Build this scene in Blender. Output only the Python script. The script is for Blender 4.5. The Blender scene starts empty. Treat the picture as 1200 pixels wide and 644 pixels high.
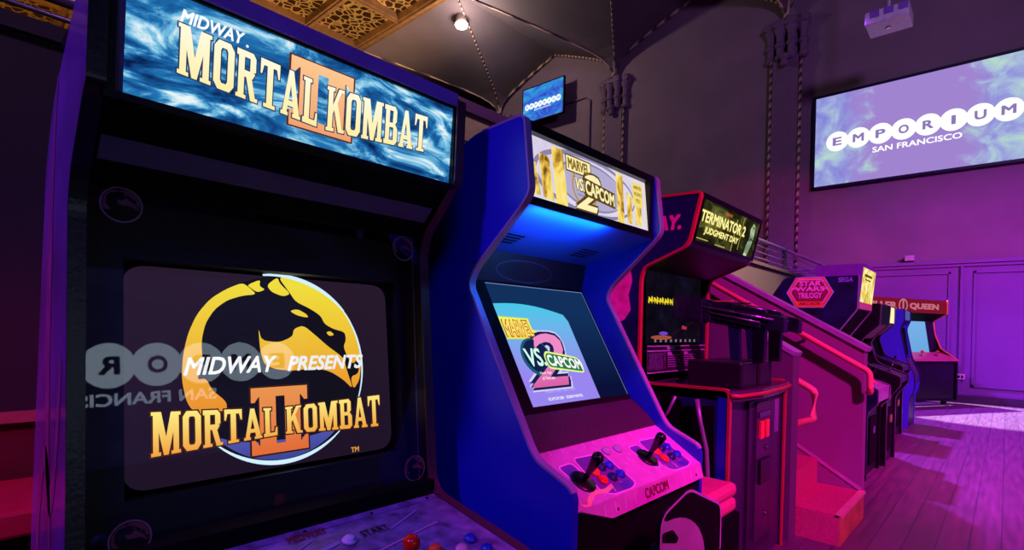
import bpy, bmesh, math, random
from mathutils import Vector, Matrix
random.seed(7)
SC = bpy.context.scene
COL = SC.collection
PI = math.pi

# ------------------------------------------------------------------ colours and materials
def lin(c):
    if isinstance(c, str):
        c = c.lstrip('#'); c = [int(c[i:i+2], 16)/255 for i in (0, 2, 4)]
    return tuple((x/12.92 if x <= .04045 else ((x+.055)/1.055)**2.4) for x in c[:3])

MATS = {}
def nt_new(name):
    m = bpy.data.materials.new(name); m.use_nodes = True
    nt = m.node_tree; nt.nodes.clear()
    out = nt.nodes.new('ShaderNodeOutputMaterial')
    return m, nt, out

def N(nt, kind, **kw):
    n = nt.nodes.new(kind)
    for k, v in kw.items():
        if k in n.inputs.keys(): n.inputs[k].default_value = v
        else: setattr(n, k, v)
    return n

def paint(name, col, rough=.45, metal=0, var=.12, scale=14, bump=.02, coat=0, spec=.5):
    """procedural painted / plastic surface: noise-varied colour with slight bump"""
    if name in MATS: return MATS[name]
    m, nt, out = nt_new(name)
    b = N(nt, 'ShaderNodeBsdfPrincipled', Roughness=rough, Metallic=metal)
    b.inputs['Specular IOR Level'].default_value = spec
    if coat: b.inputs['Coat Weight'].default_value = coat; b.inputs['Coat Roughness'].default_value = .08
    tc = N(nt, 'ShaderNodeTexCoord'); no = N(nt, 'ShaderNodeTexNoise', Scale=scale, Detail=5)
    nt.links.new(tc.outputs['Object'], no.inputs['Vector'])
    r = N(nt, 'ShaderNodeValToRGB'); L = lin(col)
    r.color_ramp.elements[0].color = (*[x*(1-var) for x in L], 1); r.color_ramp.elements[0].position = .3
    r.color_ramp.elements[1].color = (*[min(1, x*(1+var)) for x in L], 1); r.color_ramp.elements[1].position = .7
    nt.links.new(no.outputs['Fac'], r.inputs['Fac']); nt.links.new(r.outputs['Color'], b.inputs['Base Color'])
    if bump:
        n2 = N(nt, 'ShaderNodeTexNoise', Scale=scale*8, Detail=3); nt.links.new(tc.outputs['Object'], n2.inputs['Vector'])
        bp = N(nt, 'ShaderNodeBump', Strength=bump*4, Distance=.01)
        nt.links.new(n2.outputs['Fac'], bp.inputs['Height']); nt.links.new(bp.outputs['Normal'], b.inputs['Normal'])
    nt.links.new(b.outputs[0], out.inputs[0]); MATS[name] = m
    return m

def glow(name, col, strength=1.0, col2=None, axis=2, lo=0, hi=1, gloss=0):
    """lit graphic; optional gradient from col (lo) to col2 (hi) along an object axis"""
    if name in MATS: return MATS[name]
    m, nt, out = nt_new(name)
    e = N(nt, 'ShaderNodeEmission', Strength=strength); e.inputs['Color'].default_value = (*lin(col), 1)
    if col2 is not None:
        tc = N(nt, 'ShaderNodeTexCoord'); sx = N(nt, 'ShaderNodeSeparateXYZ'); nt.links.new(tc.outputs['Object'], sx.inputs[0])
        mr = N(nt, 'ShaderNodeMapRange'); mr.inputs['From Min'].default_value = lo; mr.inputs['From Max'].default_value = hi
        nt.links.new(sx.outputs[axis], mr.inputs['Value'])
        r = N(nt, 'ShaderNodeValToRGB')
        r.color_ramp.elements[0].color = (*lin(col), 1); r.color_ramp.elements[1].color = (*lin(col2), 1)
        nt.links.new(mr.outputs[0], r.inputs['Fac']); nt.links.new(r.outputs[0], e.inputs['Color'])
    if gloss:
        g = N(nt, 'ShaderNodeBsdfGlossy', Roughness=.02); mx = N(nt, 'ShaderNodeMixShader', Fac=gloss)
        nt.links.new(e.outputs[0], mx.inputs[1]); nt.links.new(g.outputs[0], mx.inputs[2]); nt.links.new(mx.outputs[0], out.inputs[0])
    else: nt.links.new(e.outputs[0], out.inputs[0])
    MATS[name] = m
    return m

def glow_noise(name, stops, scale=(1, 1, 1), nscale=4, detail=8, dist=1.2, strength=1.0, gloss=0, rough=.6):
    """lit cloudy picture: noise through a colour ramp"""
    if name in MATS: return MATS[name]
    m, nt, out = nt_new(name)
    e = N(nt, 'ShaderNodeEmission', Strength=strength)
    tc = N(nt, 'ShaderNodeTexCoord'); mp = N(nt, 'ShaderNodeMapping'); mp.inputs['Scale'].default_value = scale
    no = N(nt, 'ShaderNodeTexNoise', Scale=nscale, Detail=detail, Distortion=dist, Roughness=rough)
    nt.links.new(tc.outputs['Object'], mp.inputs[0]); nt.links.new(mp.outputs[0], no.inputs['Vector'])
    r = N(nt, 'ShaderNodeValToRGB'); cr = r.color_ramp
    while len(cr.elements) < len(stops): cr.elements.new(.5)
    for el, (p, c) in zip(cr.elements, stops): el.position = p; el.color = (*lin(c), 1)
    nt.links.new(no.outputs['Fac'], r.inputs['Fac']); nt.links.new(r.outputs[0], e.inputs['Color'])
    if gloss:
        g = N(nt, 'ShaderNodeBsdfGlossy', Roughness=.02); mx = N(nt, 'ShaderNodeMixShader', Fac=gloss)
        nt.links.new(e.outputs[0], mx.inputs[1]); nt.links.new(g.outputs[0], mx.inputs[2]); nt.links.new(mx.outputs[0], out.inputs[0])
    else: nt.links.new(e.outputs[0], out.inputs[0])
    MATS[name] = m
    return m

def glass(name, refl=.07, tint=(1, 1, 1)):
    if name in MATS: return MATS[name]
    m, nt, out = nt_new(name)
    t = N(nt, 'ShaderNodeBsdfTransparent'); t.inputs[0].default_value = (*tint, 1)
    g = N(nt, 'ShaderNodeBsdfGlossy', Roughness=.015)
    mx = N(nt, 'ShaderNodeMixShader', Fac=refl)
    nt.links.new(t.outputs[0], mx.inputs[1]); nt.links.new(g.outputs[0], mx.inputs[2]); nt.links.new(mx.outputs[0], out.inputs[0])
    MATS[name] = m
    return m

# ------------------------------------------------------------------ mesh builder
OFF = Vector((0, 0, 0))          # origin of the thing being built
class MB:
    def __init__(self): self.bm = bmesh.new()
    def v(self, p): return self.bm.verts.new(Vector(p) - OFF)
    def face(self, pts, smooth=False, mi=0):
        f = self.bm.faces.new([self.v(p) for p in pts]); f.smooth = smooth; f.material_index = mi; return f
    def box(self, x0, x1, y0, y1, z0, z1, mi=0):
        P = [(x0,y0,z0),(x1,y0,z0),(x1,y1,z0),(x0,y1,z0),(x0,y0,z1),(x1,y0,z1),(x1,y1,z1),(x0,y1,z1)]
        vs = [self.v(p) for p in P]
        for q in ((0,3,2,1),(4,5,6,7),(0,1,5,4),(1,2,6,5),(2,3,7,6),(3,0,4,7)):
            self.bm.faces.new([vs[i] for i in q]).material_index = mi
        return self
    def prism(self, pts, x0, x1, axis=0, mi=0):
        """closed outline extruded along an axis; outline coordinates are the other two axes in order"""
        def P(a, x):
            return (x, a[0], a[1]) if axis == 0 else ((a[0], x, a[1]) if axis == 1 else (a[0], a[1], x))
        A = [self.v(P(a, x0)) for a in pts]; B = [self.v(P(a, x1)) for a in pts]; n = len(pts)
        self.bm.faces.new(A).material_index = mi; self.bm.faces.new(B[::-1]).material_index = mi
        for i in range(n):
            self.bm.faces.new((A[i], B[i], B[(i+1) % n], A[(i+1) % n])).material_index = mi
        return self
    def ribbon(self, pts, x0, x1, t):
        """strip following an open outline in the Y-Z plane, t thick, from x0 to x1"""
        n = len(pts); L, R = [], []
        for i in range(n):
            a = pts[max(0, i-1)]; b = pts[min(n-1, i+1)]
            d = Vector((b[0]-a[0], b[1]-a[1])).normalized(); nn = Vector((-d.y, d.x))*t/2
            L.append((pts[i][0]+nn.x, pts[i][1]+nn.y)); R.append((pts[i][0]-nn.x, pts[i][1]-nn.y))
        V = [[self.v((x, *p)) for p in S] for S in (L, R) for x in (x0, x1)]  # L0 L1 R0 R1
        for i in range(n-1):
            for a, b in ((0, 1), (1, 3), (3, 2), (2, 0)):
                self.bm.faces.new((V[a][i], V[a][i+1], V[b][i+1], V[b][i]))
        for i in (0, n-1): self.bm.faces.new((V[0][i], V[1][i], V[3][i], V[2][i]))
        return self
    def tube(self, pts, r, seg=8, cap=True, mi=0):
        rs = r if isinstance(r, (list, tuple)) else [r]*len(pts)
        P = [Vector(p) for p in pts]; rings = []
        up = Vector((0, 0, 1))
        for i, p in enumerate(P):
            d = (P[min(i+1, len(P)-1)] - P[max(i-1, 0)]).normalized()
            a = d.cross(up)
            if a.length < 1e-3: a = d.cross(Vector((1, 0, 0)))
            a.normalize(); b = d.cross(a)
            rings.append([self.v(p + (a*math.cos(2*PI*k/seg) + b*math.sin(2*PI*k/seg))*rs[i]) for k in range(seg)])
        for i in range(len(P)-1):
            for k in range(seg):
                f = self.bm.faces.new((rings[i][k], rings[i][(k+1) % seg], rings[i+1][(k+1) % seg], rings[i+1][k])); f.smooth = True; f.material_index = mi
        if cap:
            for rg in (rings[0], rings[-1]): self.bm.faces.new(rg).material_index = mi
        return self
    def lathe(self, o, axis, prof, seg=20, mi=0):
        """prof: list of (radius, height) along axis from o"""
        axis = Vector(axis).normalized(); a = axis.cross(Vector((1, 0, 0)))
        if a.length < .1: a = axis.cross(Vector((0, 1, 0)))
        a.normalize(); b = axis.cross(a); o = Vector(o); rings = []
        for r, h in prof:
            rings.append([self.v(o + axis*h + (a*math.cos(2*PI*k/seg)+b*math.sin(2*PI*k/seg))*max(r, 1e-4)) for k in range(seg)])
        for i in range(len(rings)-1):
            for k in range(seg):
                f = self.bm.faces.new((rings[i][k], rings[i][(k+1) % seg], rings[i+1][(k+1) % seg], rings[i+1][k])); f.smooth = True; f.material_index = mi
        for rg in (rings[0], rings[-1]): self.bm.faces.new(rg).material_index = mi
        return self
    def build(self, name, mats, parent=None, bevel=0):
        bm = self.bm
        bmesh.ops.recalc_face_normals(bm, faces=bm.faces[:])
        me = bpy.data.meshes.new(name); bm.to_mesh(me); bm.free()
        ob = bpy.data.objects.new(name, me); COL.objects.link(ob)
        for m in (mats if isinstance(mats, (list, tuple)) else [mats]): me.materials.append(m)
        if parent is not None: ob.parent = parent
        else: ob.location = OFF
        if bevel:
            md = ob.modifiers.new('bevel', 'BEVEL'); md.width = bevel; md.segments = 2; md.limit_method = 'ANGLE'; md.angle_limit = .6
        return ob

class Fr:
    """a flat face to draw on: origin o, right u, up v, outward n"""
    def __init__(s, o, u, v):
        s.o = Vector(o); s.u = Vector(u).normalized(); s.v = Vector(v).normalized(); s.n = s.u.cross(s.v)
    def __call__(s, a, b, h=0): return s.o + s.u*a + s.v*b + s.n*h

def thing(name, label, cat, loc, rz=0, group=None):
    global OFF
    o = bpy.data.objects.new(name, None); COL.objects.link(o); o.empty_display_size = .1
    o.location = loc; o.rotation_euler = (0, 0, rz); o['label'] = label; o['category'] = cat
    if group: o['group'] = group
    OFF = Vector(loc) if rz == 0 else Vector((0, 0, 0))
    return o
def tag(o, label, cat, group=None):
    o['label'] = label; o['category'] = cat
    if group: o['group'] = group
    return o
def struct(o): o['kind'] = 'structure'; return o
def world():
    global OFF
    OFF = Vector((0, 0, 0))

def rounded(pts, r, seg=5, closed=False):
    """round the corners of an outline; r number or per-point list"""
    out = []; n = len(pts)
    for i, p in enumerate(pts):
        ri = r[i] if isinstance(r, (list, tuple)) else r
        if (not closed and i in (0, n-1)) or ri <= 0: out.append(tuple(p)); continue
        a = Vector(pts[i-1]); b = Vector(p); c = Vector(pts[(i+1) % n])
        d1 = (a-b); d2 = (c-b); k = min(ri, d1.length*.48, d2.length*.48)
        s, e = b + d1.normalized()*k, b + d2.normalized()*k
        for j in range(seg+1):
            t = j/seg; q = s*(1-t)**2 + b*2*t*(1-t) + e*t*t; out.append(tuple(q))
    return out

def flat(name, fr, polys, m, parent, h=.001):
    mb = MB()
    for p in polys: mb.face([fr(a, b, h) for a, b in p])
    return mb.build(name, m, parent)

def ring_quads(outer, inner):
    n = len(outer)
    return [[outer[i], outer[(i+1) % n], inner[(i+1) % n], inner[i]] for i in range(n)]
def outline(pts, w):
    """closed stroke of width w along a closed outline, as quads"""
    n = len(pts); A, B = [], []
    for i in range(n):
        a = Vector(pts[i-1]); b = Vector(pts[(i+1) % n]); d = (b-a)
        d = d.normalized() if d.length > 1e-9 else Vector((1, 0)); nn = Vector((-d.y, d.x))*w/2
        p = Vector(pts[i]); A.append(tuple(p+nn)); B.append(tuple(p-nn))
    return ring_quads(A, B)
def ell(cx, cy, rx, ry, n=40, a0=0, a1=2*PI):
    k = n if abs(a1-a0) > 6.28 else n-1
    return [(cx+rx*math.cos(a0+(a1-a0)*i/k), cy+ry*math.sin(a0+(a1-a0)*i/k)) for i in range(n)]
def rect(x0, y0, x1, y1): return [(x0, y0), (x1, y0), (x1, y1), (x0, y1)]
def arc_band(cx, cy, rx, ry, a0, a1, w0, w1=None, n=24):
    w1 = w0 if w1 is None else w1; q = []
    for i in range(n):
        def at(t, k):
            a = a0+(a1-a0)*t; w = (w0+(w1-w0)*math.sin(PI*t))*k
            return (cx+(rx-w)*math.cos(a), cy+(ry-w)*math.sin(a))
        t0, t1 = i/n, (i+1)/n
        q.append([at(t0, 0), at(t1, 0), at(t1, 1), at(t0, 1)])
    return q

_TX = {}
def text_mesh(body, bold=.0, shear=0, space=1.0):
    key = (body, bold, shear, space)
    if key in _TX: return _TX[key]
    cu = bpy.data.curves.new('t', 'FONT'); cu.body = body; cu.size = 1; cu.offset = min(bold, 0); cu.shear = shear; cu.space_character = space
    cu.resolution_u = 3
    ob = bpy.data.objects.new('t', cu); COL.objects.link(ob)
    dg = bpy.context.evaluated_depsgraph_get(); dg.update()
    me = bpy.data.meshes.new_from_object(ob.evaluated_get(dg))
    vs = [(v.co.x, v.co.y) for v in me.vertices]; fs = [tuple(p.vertices) for p in me.polygons]
    bpy.data.objects.remove(ob); bpy.data.curves.remove(cu); bpy.data.meshes.remove(me)
    if bold > 0:      # heavier strokes: shifted copies of the letter shapes
        n = len(vs); d = bold*.9; base = list(vs); bf = list(fs)
        for k, (dx, dy) in enumerate(((d, d), (d, -d), (-d, d), (-d, -d), (d*1.2, 0), (-d*1.2, 0), (0, d), (0, -d))):
            vs += [(x+dx, y+dy) for x, y in base]; fs += [tuple(i+n*(k+1) for i in f) for f in bf]
    _TX[key] = (vs, fs, len(vs)//9 if bold > 0 else len(vs)+1); return _TX[key]
def write(body, fr, x0, y0, x1, y1, m, parent, h=.002, bold=.0, shear=0, space=1.0, name='lettering', y0b=None, y1b=None):
    """lettering fitted to a box on a face; optional other heights at the right end"""
    vs, fs, per = text_mesh(body, bold, shear, space)
    ax, bx = min(v[0] for v in vs), max(v[0] for v in vs); ay, by = min(v[1] for v in vs), max(v[1] for v in vs)
    y0b = y0 if y0b is None else y0b; y1b = y1 if y1b is None else y1b
    mb = MB(); V = []
    for i_, (x, y) in enumerate(vs):
        s = (x-ax)/(bx-ax); t = (y-ay)/(by-ay)
        lo = y0+(y0b-y0)*s; hi = y1+(y1b-y1)*s
        V.append(mb.v(fr(x0+(x1-x0)*s, lo+(hi-lo)*t, h+.00003*(i_//per))))
    for f in fs:
        try: mb.bm.faces.new([V[i] for i in f])
        except ValueError: pass
    return mb.build(name, m, parent)

SLAB = {
 'M': (.95, [rect(.06,0,.24,1), rect(.71,0,.89,1), [(.1,1),(.32,1),(.475,.42),(.63,1),(.85,1),(.55,0),(.40,0)], rect(0,0,.31,.08), rect(.64,0,.95,.08), rect(0,.92,.2,1), rect(.75,.92,.95,1)]),
 'O': (.62, ring_quads([(0,.14),(.13,0),(.49,0),(.62,.14),(.62,.86),(.49,1),(.13,1),(0,.86)], [(.2,.2),(.24,.14),(.38,.14),(.42,.2),(.42,.8),(.38,.86),(.24,.86),(.2,.8)])),
 'R': (.70, [rect(.06,0,.25,1), rect(.0,.87,.52,1), [(.43,.56),(.62,.62),(.62,.9),(.52,1),(.43,.9)], [(.2,.46),(.52,.46),(.6,.58),(.5,.6),(.2,.6)], [(.3,.5),(.48,.5),(.62,.08),(.7,.08),(.7,0),(.47,0)], rect(0,0,.32,.08)]),
 'T': (.66, [rect(.23,0,.43,1), rect(0,.87,.66,1), [(0,.68),(.05,.68),(.12,.9),(0,.9)], [(.66,.68),(.61,.68),(.54,.9),(.66,.9)], rect(.13,0,.53,.08)]),
 'A': (.72, [[(.04,0),(.2,0),(.40,1),(.26,1)], [(.26,1),(.42,1),(.69,0),(.49,0)], rect(.17,.22,.5,.34), rect(0,0,.26,.08), rect(.42,0,.72,.08)]),
 'L': (.56, [rect(.06,0,.25,1), rect(0,0,.56,.12), rect(0,.92,.32,1), [(.44,0),(.56,0),(.56,.3),(.5,.3)]]),
 'K': (.74, [rect(.06,0,.25,1), rect(0,0,.32,.08), rect(0,.92,.32,1), [(.25,.4),(.25,.6),(.48,1),(.7,1),(.7,.93),(.6,.93)], [(.28,.58),(.42,.7),(.66,.08),(.74,.08),(.74,0),(.5,0)]]),
 'B': (.66, [rect(.06,0,.25,1), rect(0,.88,.5,1), rect(.2,.45,.5,.57), rect(0,0,.52,.12), [(.4,.52),(.5,.52),(.6,.62),(.6,.9),(.5,1),(.42,.9)], [(.44,.1),(.52,0),(.64,.1),(.64,.42),(.54,.54),(.44,.46)]]),
}
def slab(body, fr, x0, x1, base, top, m, parent, h=.002, space=.07, name='lettering', grow=0):
    """block slab-serif lettering; base(s) and top(s) give the lower and upper edge along the line"""
    tot = sum((SLAB[c][0] if c != ' ' else .22) + space for c in body) - space; x = 0; polys = []
    for c in body:
        if c == ' ': x += .22 + space; continue
        w, ps = SLAB[c]
        for p in ps:
            q = []
            for a, b in p:
                s = (x+a)/tot; q.append((x0+(x1-x0)*s, base(s)+(top(s)-base(s))*b))
            if grow:
                cx = sum(a for a, b in q)/len(q); cy = sum(b for a, b in q)/len(q)
                q = [(a+math.copysign(grow, a-cx), b+math.copysign(grow, b-cy)) for a, b in q]
            polys.append(q)
        x += w + space
    return flat(name, fr, polys, m, parent, h)
def numeral_two(x0, x1, y0, y1):
    w = x1-x0; H = y1-y0; S = lambda a, b: (x0+a*w, y0+b*H)
    return [[S(*p) for p in q] for q in (
        [(.0,.86),(1,.86),(1,1),(0,1)], [(0,0),(1,0),(1,.14),(0,.14)], [(.14,.1),(.42,.1),(.42,.9),(.14,.9)], [(.58,.1),(.86,.1),(.86,.9),(.58,.9)],
        [(0,.78),(.06,.78),(.14,.88),(0,.9)], [(1,.78),(.94,.78),(.86,.88),(1,.9)], [(0,.22),(.06,.22),(.14,.12),(0,.1)], [(1,.22),(.94,.22),(.86,.12),(1,.1)])]

# dragon-head disc emblem, unit radius (gold areas; the dark head is what they leave out)
def _z(l): return [((x-297)/275, (325-y)/287) for x, y in l]
def chaikin(p, k=2):
    for _ in range(k):
        q = []
        for i in range(len(p)):
            a, b = p[i], p[(i+1) % len(p)]
            q += [(a[0]*.8+b[0]*.2, a[1]*.8+b[1]*.2), (a[0]*.2+b[0]*.8, a[1]*.2+b[1]*.8)]
        p = q
    return p
EMB = [chaikin(_z(l)) for l in (
 [(62,442),(36,408),(24,345),(27,280),(40,220),(63,165),(98,120),(140,90),(185,68),(204,80),(226,100),(185,106),(142,122),(108,150),(84,190),(73,240),(76,300),(60,345),(84,342),(98,375),(135,410),(136,435)],
 [(198,74),(238,54),(234,74),(252,84),(228,94),(212,84)],
 [(256,70),(290,42),(296,62),(330,92),(306,102),(270,90)],
 [(290,40),(350,44),(420,64),(482,105),(530,160),(560,230),(571,300),(562,372),(536,404),(528,360),(556,352),(564,322),(556,300),(540,318),(522,300),(505,260),(516,236),(512,210),(470,200),(440,184),(428,158),(392,136),(345,116),(325,86)],
 [(228,198),(236,238),(290,244),(332,226),(336,202),(368,190),(408,222),(450,258),(482,280),(506,300),(512,330),(536,404),(500,368),(452,338),(400,326),(330,332),(280,326),(244,312),(232,270)],
 [(324,146),(350,139),(380,154),(386,166),(350,160)],
 [(444,212),(460,207),(474,220),(456,224)])]
def emblem(fr, cx, cy, rx, ry, m, parent, h=.002, name='emblem'):
    return flat(name, fr, [[(cx+a*rx, cy+b*ry) for a, b in p] for p in EMB], m, parent, h)

# ------------------------------------------------------------------ materials
BLACK = paint('black_laminate', '#0d0b12', .38, spec=.25)
BLACKM = paint('black_matt', '#08070b', .7, spec=.08)
BLKPL = paint('black_plastic', '#0b0a0e', .25)
CHROME = paint('steel', '#a9a4b4', .25, 1)
WALLP = paint('plum_wall_paint', '#7a6478', .75, var=.10, scale=1.2)
WALLD = paint('dark_wall_paint', '#2b2230', .8, var=.10, scale=1.2)
LOWW = paint('wainscot_paint', '#7a4f96', .6, var=.06, scale=1.5)
TRIMG = paint('gilt_rope', '#b08a55', .5, .3)
PLAS = paint('pilaster_plaster', '#6a5070', .7, var=.1)
VAULT = paint('vault_plaster', '#5a4e58', .75, var=.15, scale=.8)
WHITE = glow('white_light', '#ffffff', 1)

# ------------------------------------------------------------------ world and camera
w = bpy.data.worlds.new('world'); SC.world = w; w.use_nodes = True
bg = w.node_tree.nodes['Background']; bg.inputs[0].default_value = (*lin('#3a1c58'), 1); bg.inputs[1].default_value = .10

F = 629.3; TH = math.radians(1.5); A = math.atan2(581.8, F)
fwd = Vector((math.cos(A), math.sin(A), 0)); rgt = Vector((math.sin(A), -math.cos(A), 0)); up = Vector((0, 0, 1))
# the camera is rolled a little (the photo's uprights lean)
r2 = rgt*math.cos(TH) + up*math.sin(TH); u2 = up*math.cos(TH) - rgt*math.sin(TH)
cam = bpy.data.cameras.new('camera'); co = bpy.data.objects.new('camera', cam); COL.objects.link(co)
cam.sensor_width = 36; cam.lens = F/1200*36; cam.clip_start = .02
cam.shift_y = 59.78/1200; cam.shift_x = 1.57/1200
co.matrix_world = Matrix(((r2.x, u2.x, -fwd.x, 0), (r2.y, u2.y, -fwd.y, 0), (r2.z, u2.z, -fwd.z, 1.2), (0, 0, 0, 1)))
SC.camera = co
SC.view_settings.view_transform = 'Standard'; SC.view_settings.look = 'None'
SC.cycles.use_denoising = True
SC.cycles.max_bounces = 6; SC.cycles.sample_clamp_indirect = 4; SC.cycles.caustics_reflective = False; SC.cycles.caustics_refractive = False

# ================================================================== THE ROOM
XW, YF, YB, X0R, ZC, XE = 13.1, -5.0, 22.0, -4.0, 9.7, 8.95   # tv wall, front wall, far wall, end wall, flat ceiling, vault edge

def floor_mat():
    m, nt, out = nt_new('plank_floor')
    b = N(nt, 'ShaderNodeBsdfPrincipled', Roughness=.42)
    tc = N(nt, 'ShaderNodeTexCoord')
    br = N(nt, 'ShaderNodeTexBrick', Scale=1.0); br.inputs['Brick Width'].default_value = 2.2; br.inputs['Row Height'].default_value = .14
    br.inputs['Mortar Size'].default_value = .004; br.inputs['Color1'].default_value = (*lin('#6f5b6b'), 1); br.inputs['Color2'].default_value = (*lin('#63505f'), 1)
    br.inputs['Mortar'].default_value = (*lin('#4c3e50'), 1)
    nt.links.new(tc.outputs['Object'], br.inputs['Vector'])
    mp = N(nt, 'ShaderNodeMapping'); mp.inputs['Scale'].default_value = (1, 12, 1); nt.links.new(tc.outputs['Object'], mp.inputs[0])
    no = N(nt, 'ShaderNodeTexNoise', Scale=2.5, Detail=8); nt.links.new(mp.outputs[0], no.inputs['Vector'])
    mx = N(nt, 'ShaderNodeMixRGB', blend_type='MULTIPLY'); mx.inputs[0].default_value = .8
    r = N(nt, 'ShaderNodeValToRGB'); r.color_ramp.elements[0].position = .3; r.color_ramp.elements[0].color = (.45, .45, .45, 1); r.color_ramp.elements[1].position = .7
    nt.links.new(no.outputs['Fac'], r.inputs[0]); nt.links.new(br.outputs['Color'], mx.inputs[1]); nt.links.new(r.outputs[0], mx.inputs[2])
    nt.links.new(mx.outputs[0], b.inputs['Base Color'])
    rr = N(nt, 'ShaderNodeMapRange'); rr.inputs['To Min'].default_value = .3; rr.inputs['To Max'].default_value = .6
    nt.links.new(no.outputs['Fac'], rr.inputs[0]); nt.links.new(rr.outputs[0], b.inputs['Roughness'])
    bp = N(nt, 'ShaderNodeBump', Strength=.08, Distance=.01); nt.links.new(br.outputs['Fac'], bp.inputs['Height']); bp.invert = True
    nt.links.new(bp.outputs[0], b.inputs['Normal']); nt.links.new(b.outputs[0], out.inputs[0]); return m
def tin_mat():
    m, nt, out = nt_new('stamped_tin')
    b = N(nt, 'ShaderNodeBsdfPrincipled', Roughness=.38, Metallic=.75)
    tc = N(nt, 'ShaderNodeTexCoord'); no = N(nt, 'ShaderNodeTexNoise', Scale=2.2, Detail=2); nt.links.new(tc.outputs['Object'], no.inputs['Vector'])
    mxv = N(nt, 'ShaderNodeMixRGB'); mxv.inputs[0].default_value = .12; nt.links.new(tc.outputs['Object'], mxv.inputs[1]); nt.links.new(no.outputs['Color'], mxv.inputs[2])
    vo = N(nt, 'ShaderNodeTexVoronoi', Scale=5.5); vo.feature = 'DISTANCE_TO_EDGE'; nt.links.new(mxv.outputs[0], vo.inputs['Vector'])
    r = N(nt, 'ShaderNodeValToRGB'); r.color_ramp.elements[0].position = .03; r.color_ramp.elements[0].color = (*lin('#f0c878'), 1)
    r.color_ramp.elements[1].position = .14; r.color_ramp.elements[1].color = (*lin('#4a2f22'), 1)
    nt.links.new(vo.outputs['Distance'], r.inputs[0]); nt.links.new(r.outputs[0], b.inputs['Base Color'])
    bp = N(nt, 'ShaderNodeBump', Strength=.8, Distance=.03); bp.invert = True; nt.links.new(vo.outputs['Distance'], bp.inputs['Height']); nt.links.new(bp.outputs[0], b.inputs['Normal'])
    nt.links.new(b.outputs[0], out.inputs[0]); return m
def rope_mat():
    m, nt, out = nt_new('twisted_rope')
    b = N(nt, 'ShaderNodeBsdfPrincipled', Roughness=.5, Metallic=.2)
    tc = N(nt, 'ShaderNodeTexCoord'); wv = N(nt, 'ShaderNodeTexWave', Scale=3.2); wv.bands_direction = 'DIAGONAL'
    nt.links.new(tc.outputs['Object'], wv.inputs['Vector'])
    r = N(nt, 'ShaderNodeValToRGB'); r.color_ramp.elements[0].color = (*lin('#4a3a48'), 1); r.color_ramp.elements[0].position = .3; r.color_ramp.elements[1].color = (*lin('#c0a090'), 1); r.color_ramp.elements[1].position = .6
    nt.links.new(wv.outputs['Fac'], r.inputs[0]); nt.links.new(r.outputs[0], b.inputs['Base Color'])
    bp = N(nt, 'ShaderNodeBump', Strength=.8, Distance=.03); nt.links.new(wv.outputs['Fac'], bp.inputs['Height']); nt.links.new(bp.outputs[0], b.inputs['Normal'])
    nt.links.new(b.outputs[0], out.inputs[0]); return m
TIN = tin_mat(); ROPE = rope_mat()
BEAM = paint('coffer_beam', '#7d5c3c', .5, .3, var=.2, scale=5)

struct(MB().box(X0R, XW, YF, YB, -.1, 0).build('floor', floor_mat()))
o = MB().box(XW, XW+.2, YF, YB, 2.6, 10.2).build('wall_right', WALLP); struct(o)
o = MB().box(XW-.03, XW+.2, YF, YB, 0, 2.6).build('wall_right_lower', LOWW); struct(o)
struct(MB().box(X0R-.2, XW+.2, YB, YB+.2, 0, 10.2).build('wall_far', WALLD))
struct(MB().box(X0R-.2, XW+.2, YF-.2, YF, 0, 10.2).build('wall_opposite', WALLD))
struct(MB().box(X0R-.2, X0R, YF, YB, 0, 10.2).build('wall_end', WALLD))
# wainscot mouldings on the screen wall
struct(MB().box(XW-.09, XW, YF, YB, 2.59, 2.65).box(XW-.06, XW, YF, YB, 2.53, 2.59).build('trim_1', LOWW))
mb = MB()
for yc in (5.1, 2.87, .637, -1.6, -3.8):
    mb.box(XW-.075, XW-.02, yc-.02, yc+.02, .14, 2.55)
    for a, b in ((yc+.16, yc+2.07),):
        for q in ((a, b, 2.40, 2.44), (a, b, .30, .34), (a, a+.035, .3, 2.44), (b-.035, b, .3, 2.44)):
            mb.box(XW-.055, XW-.02, q[0], q[1], q[2], q[3])
struct(mb.build('trim_2', LOWW))
struct(MB().box(XW-.07, XW-.02, YF, YB, 0, .14).build('baseboard_right', paint('dark_base', '#3d2748', .5)))

# coffered flat ceiling
mb = MB().box(X0R, XE, YF, YB, ZC+.18, ZC+.3)
struct(mb.build('ceiling', TIN))
mb = MB()
for i in range(8):
    x = XE - .08 - 1.62*i; mb.box(x-.10, x+.10, YF, YB, ZC-.02, ZC+.2).box(x-.05, x+.05, YF, YB, ZC-.08, ZC)
struct(mb.build('trim_3', BEAM))
mb = MB()
for k in range(13):
    y = -5.22 + 2.25*k
    if y > YF: mb.box(X0R, XE, y-.09, y+.09, ZC, ZC+.2).box(X0R, XE, y-.045, y+.045, ZC-.05, ZC)
struct(mb.build('trim_4', BEAM))
struct(MB().box(XE, XW+.2, YF, YB, ZC+.4, ZC+.5).build('ceiling_upper', VAULT))

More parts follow.
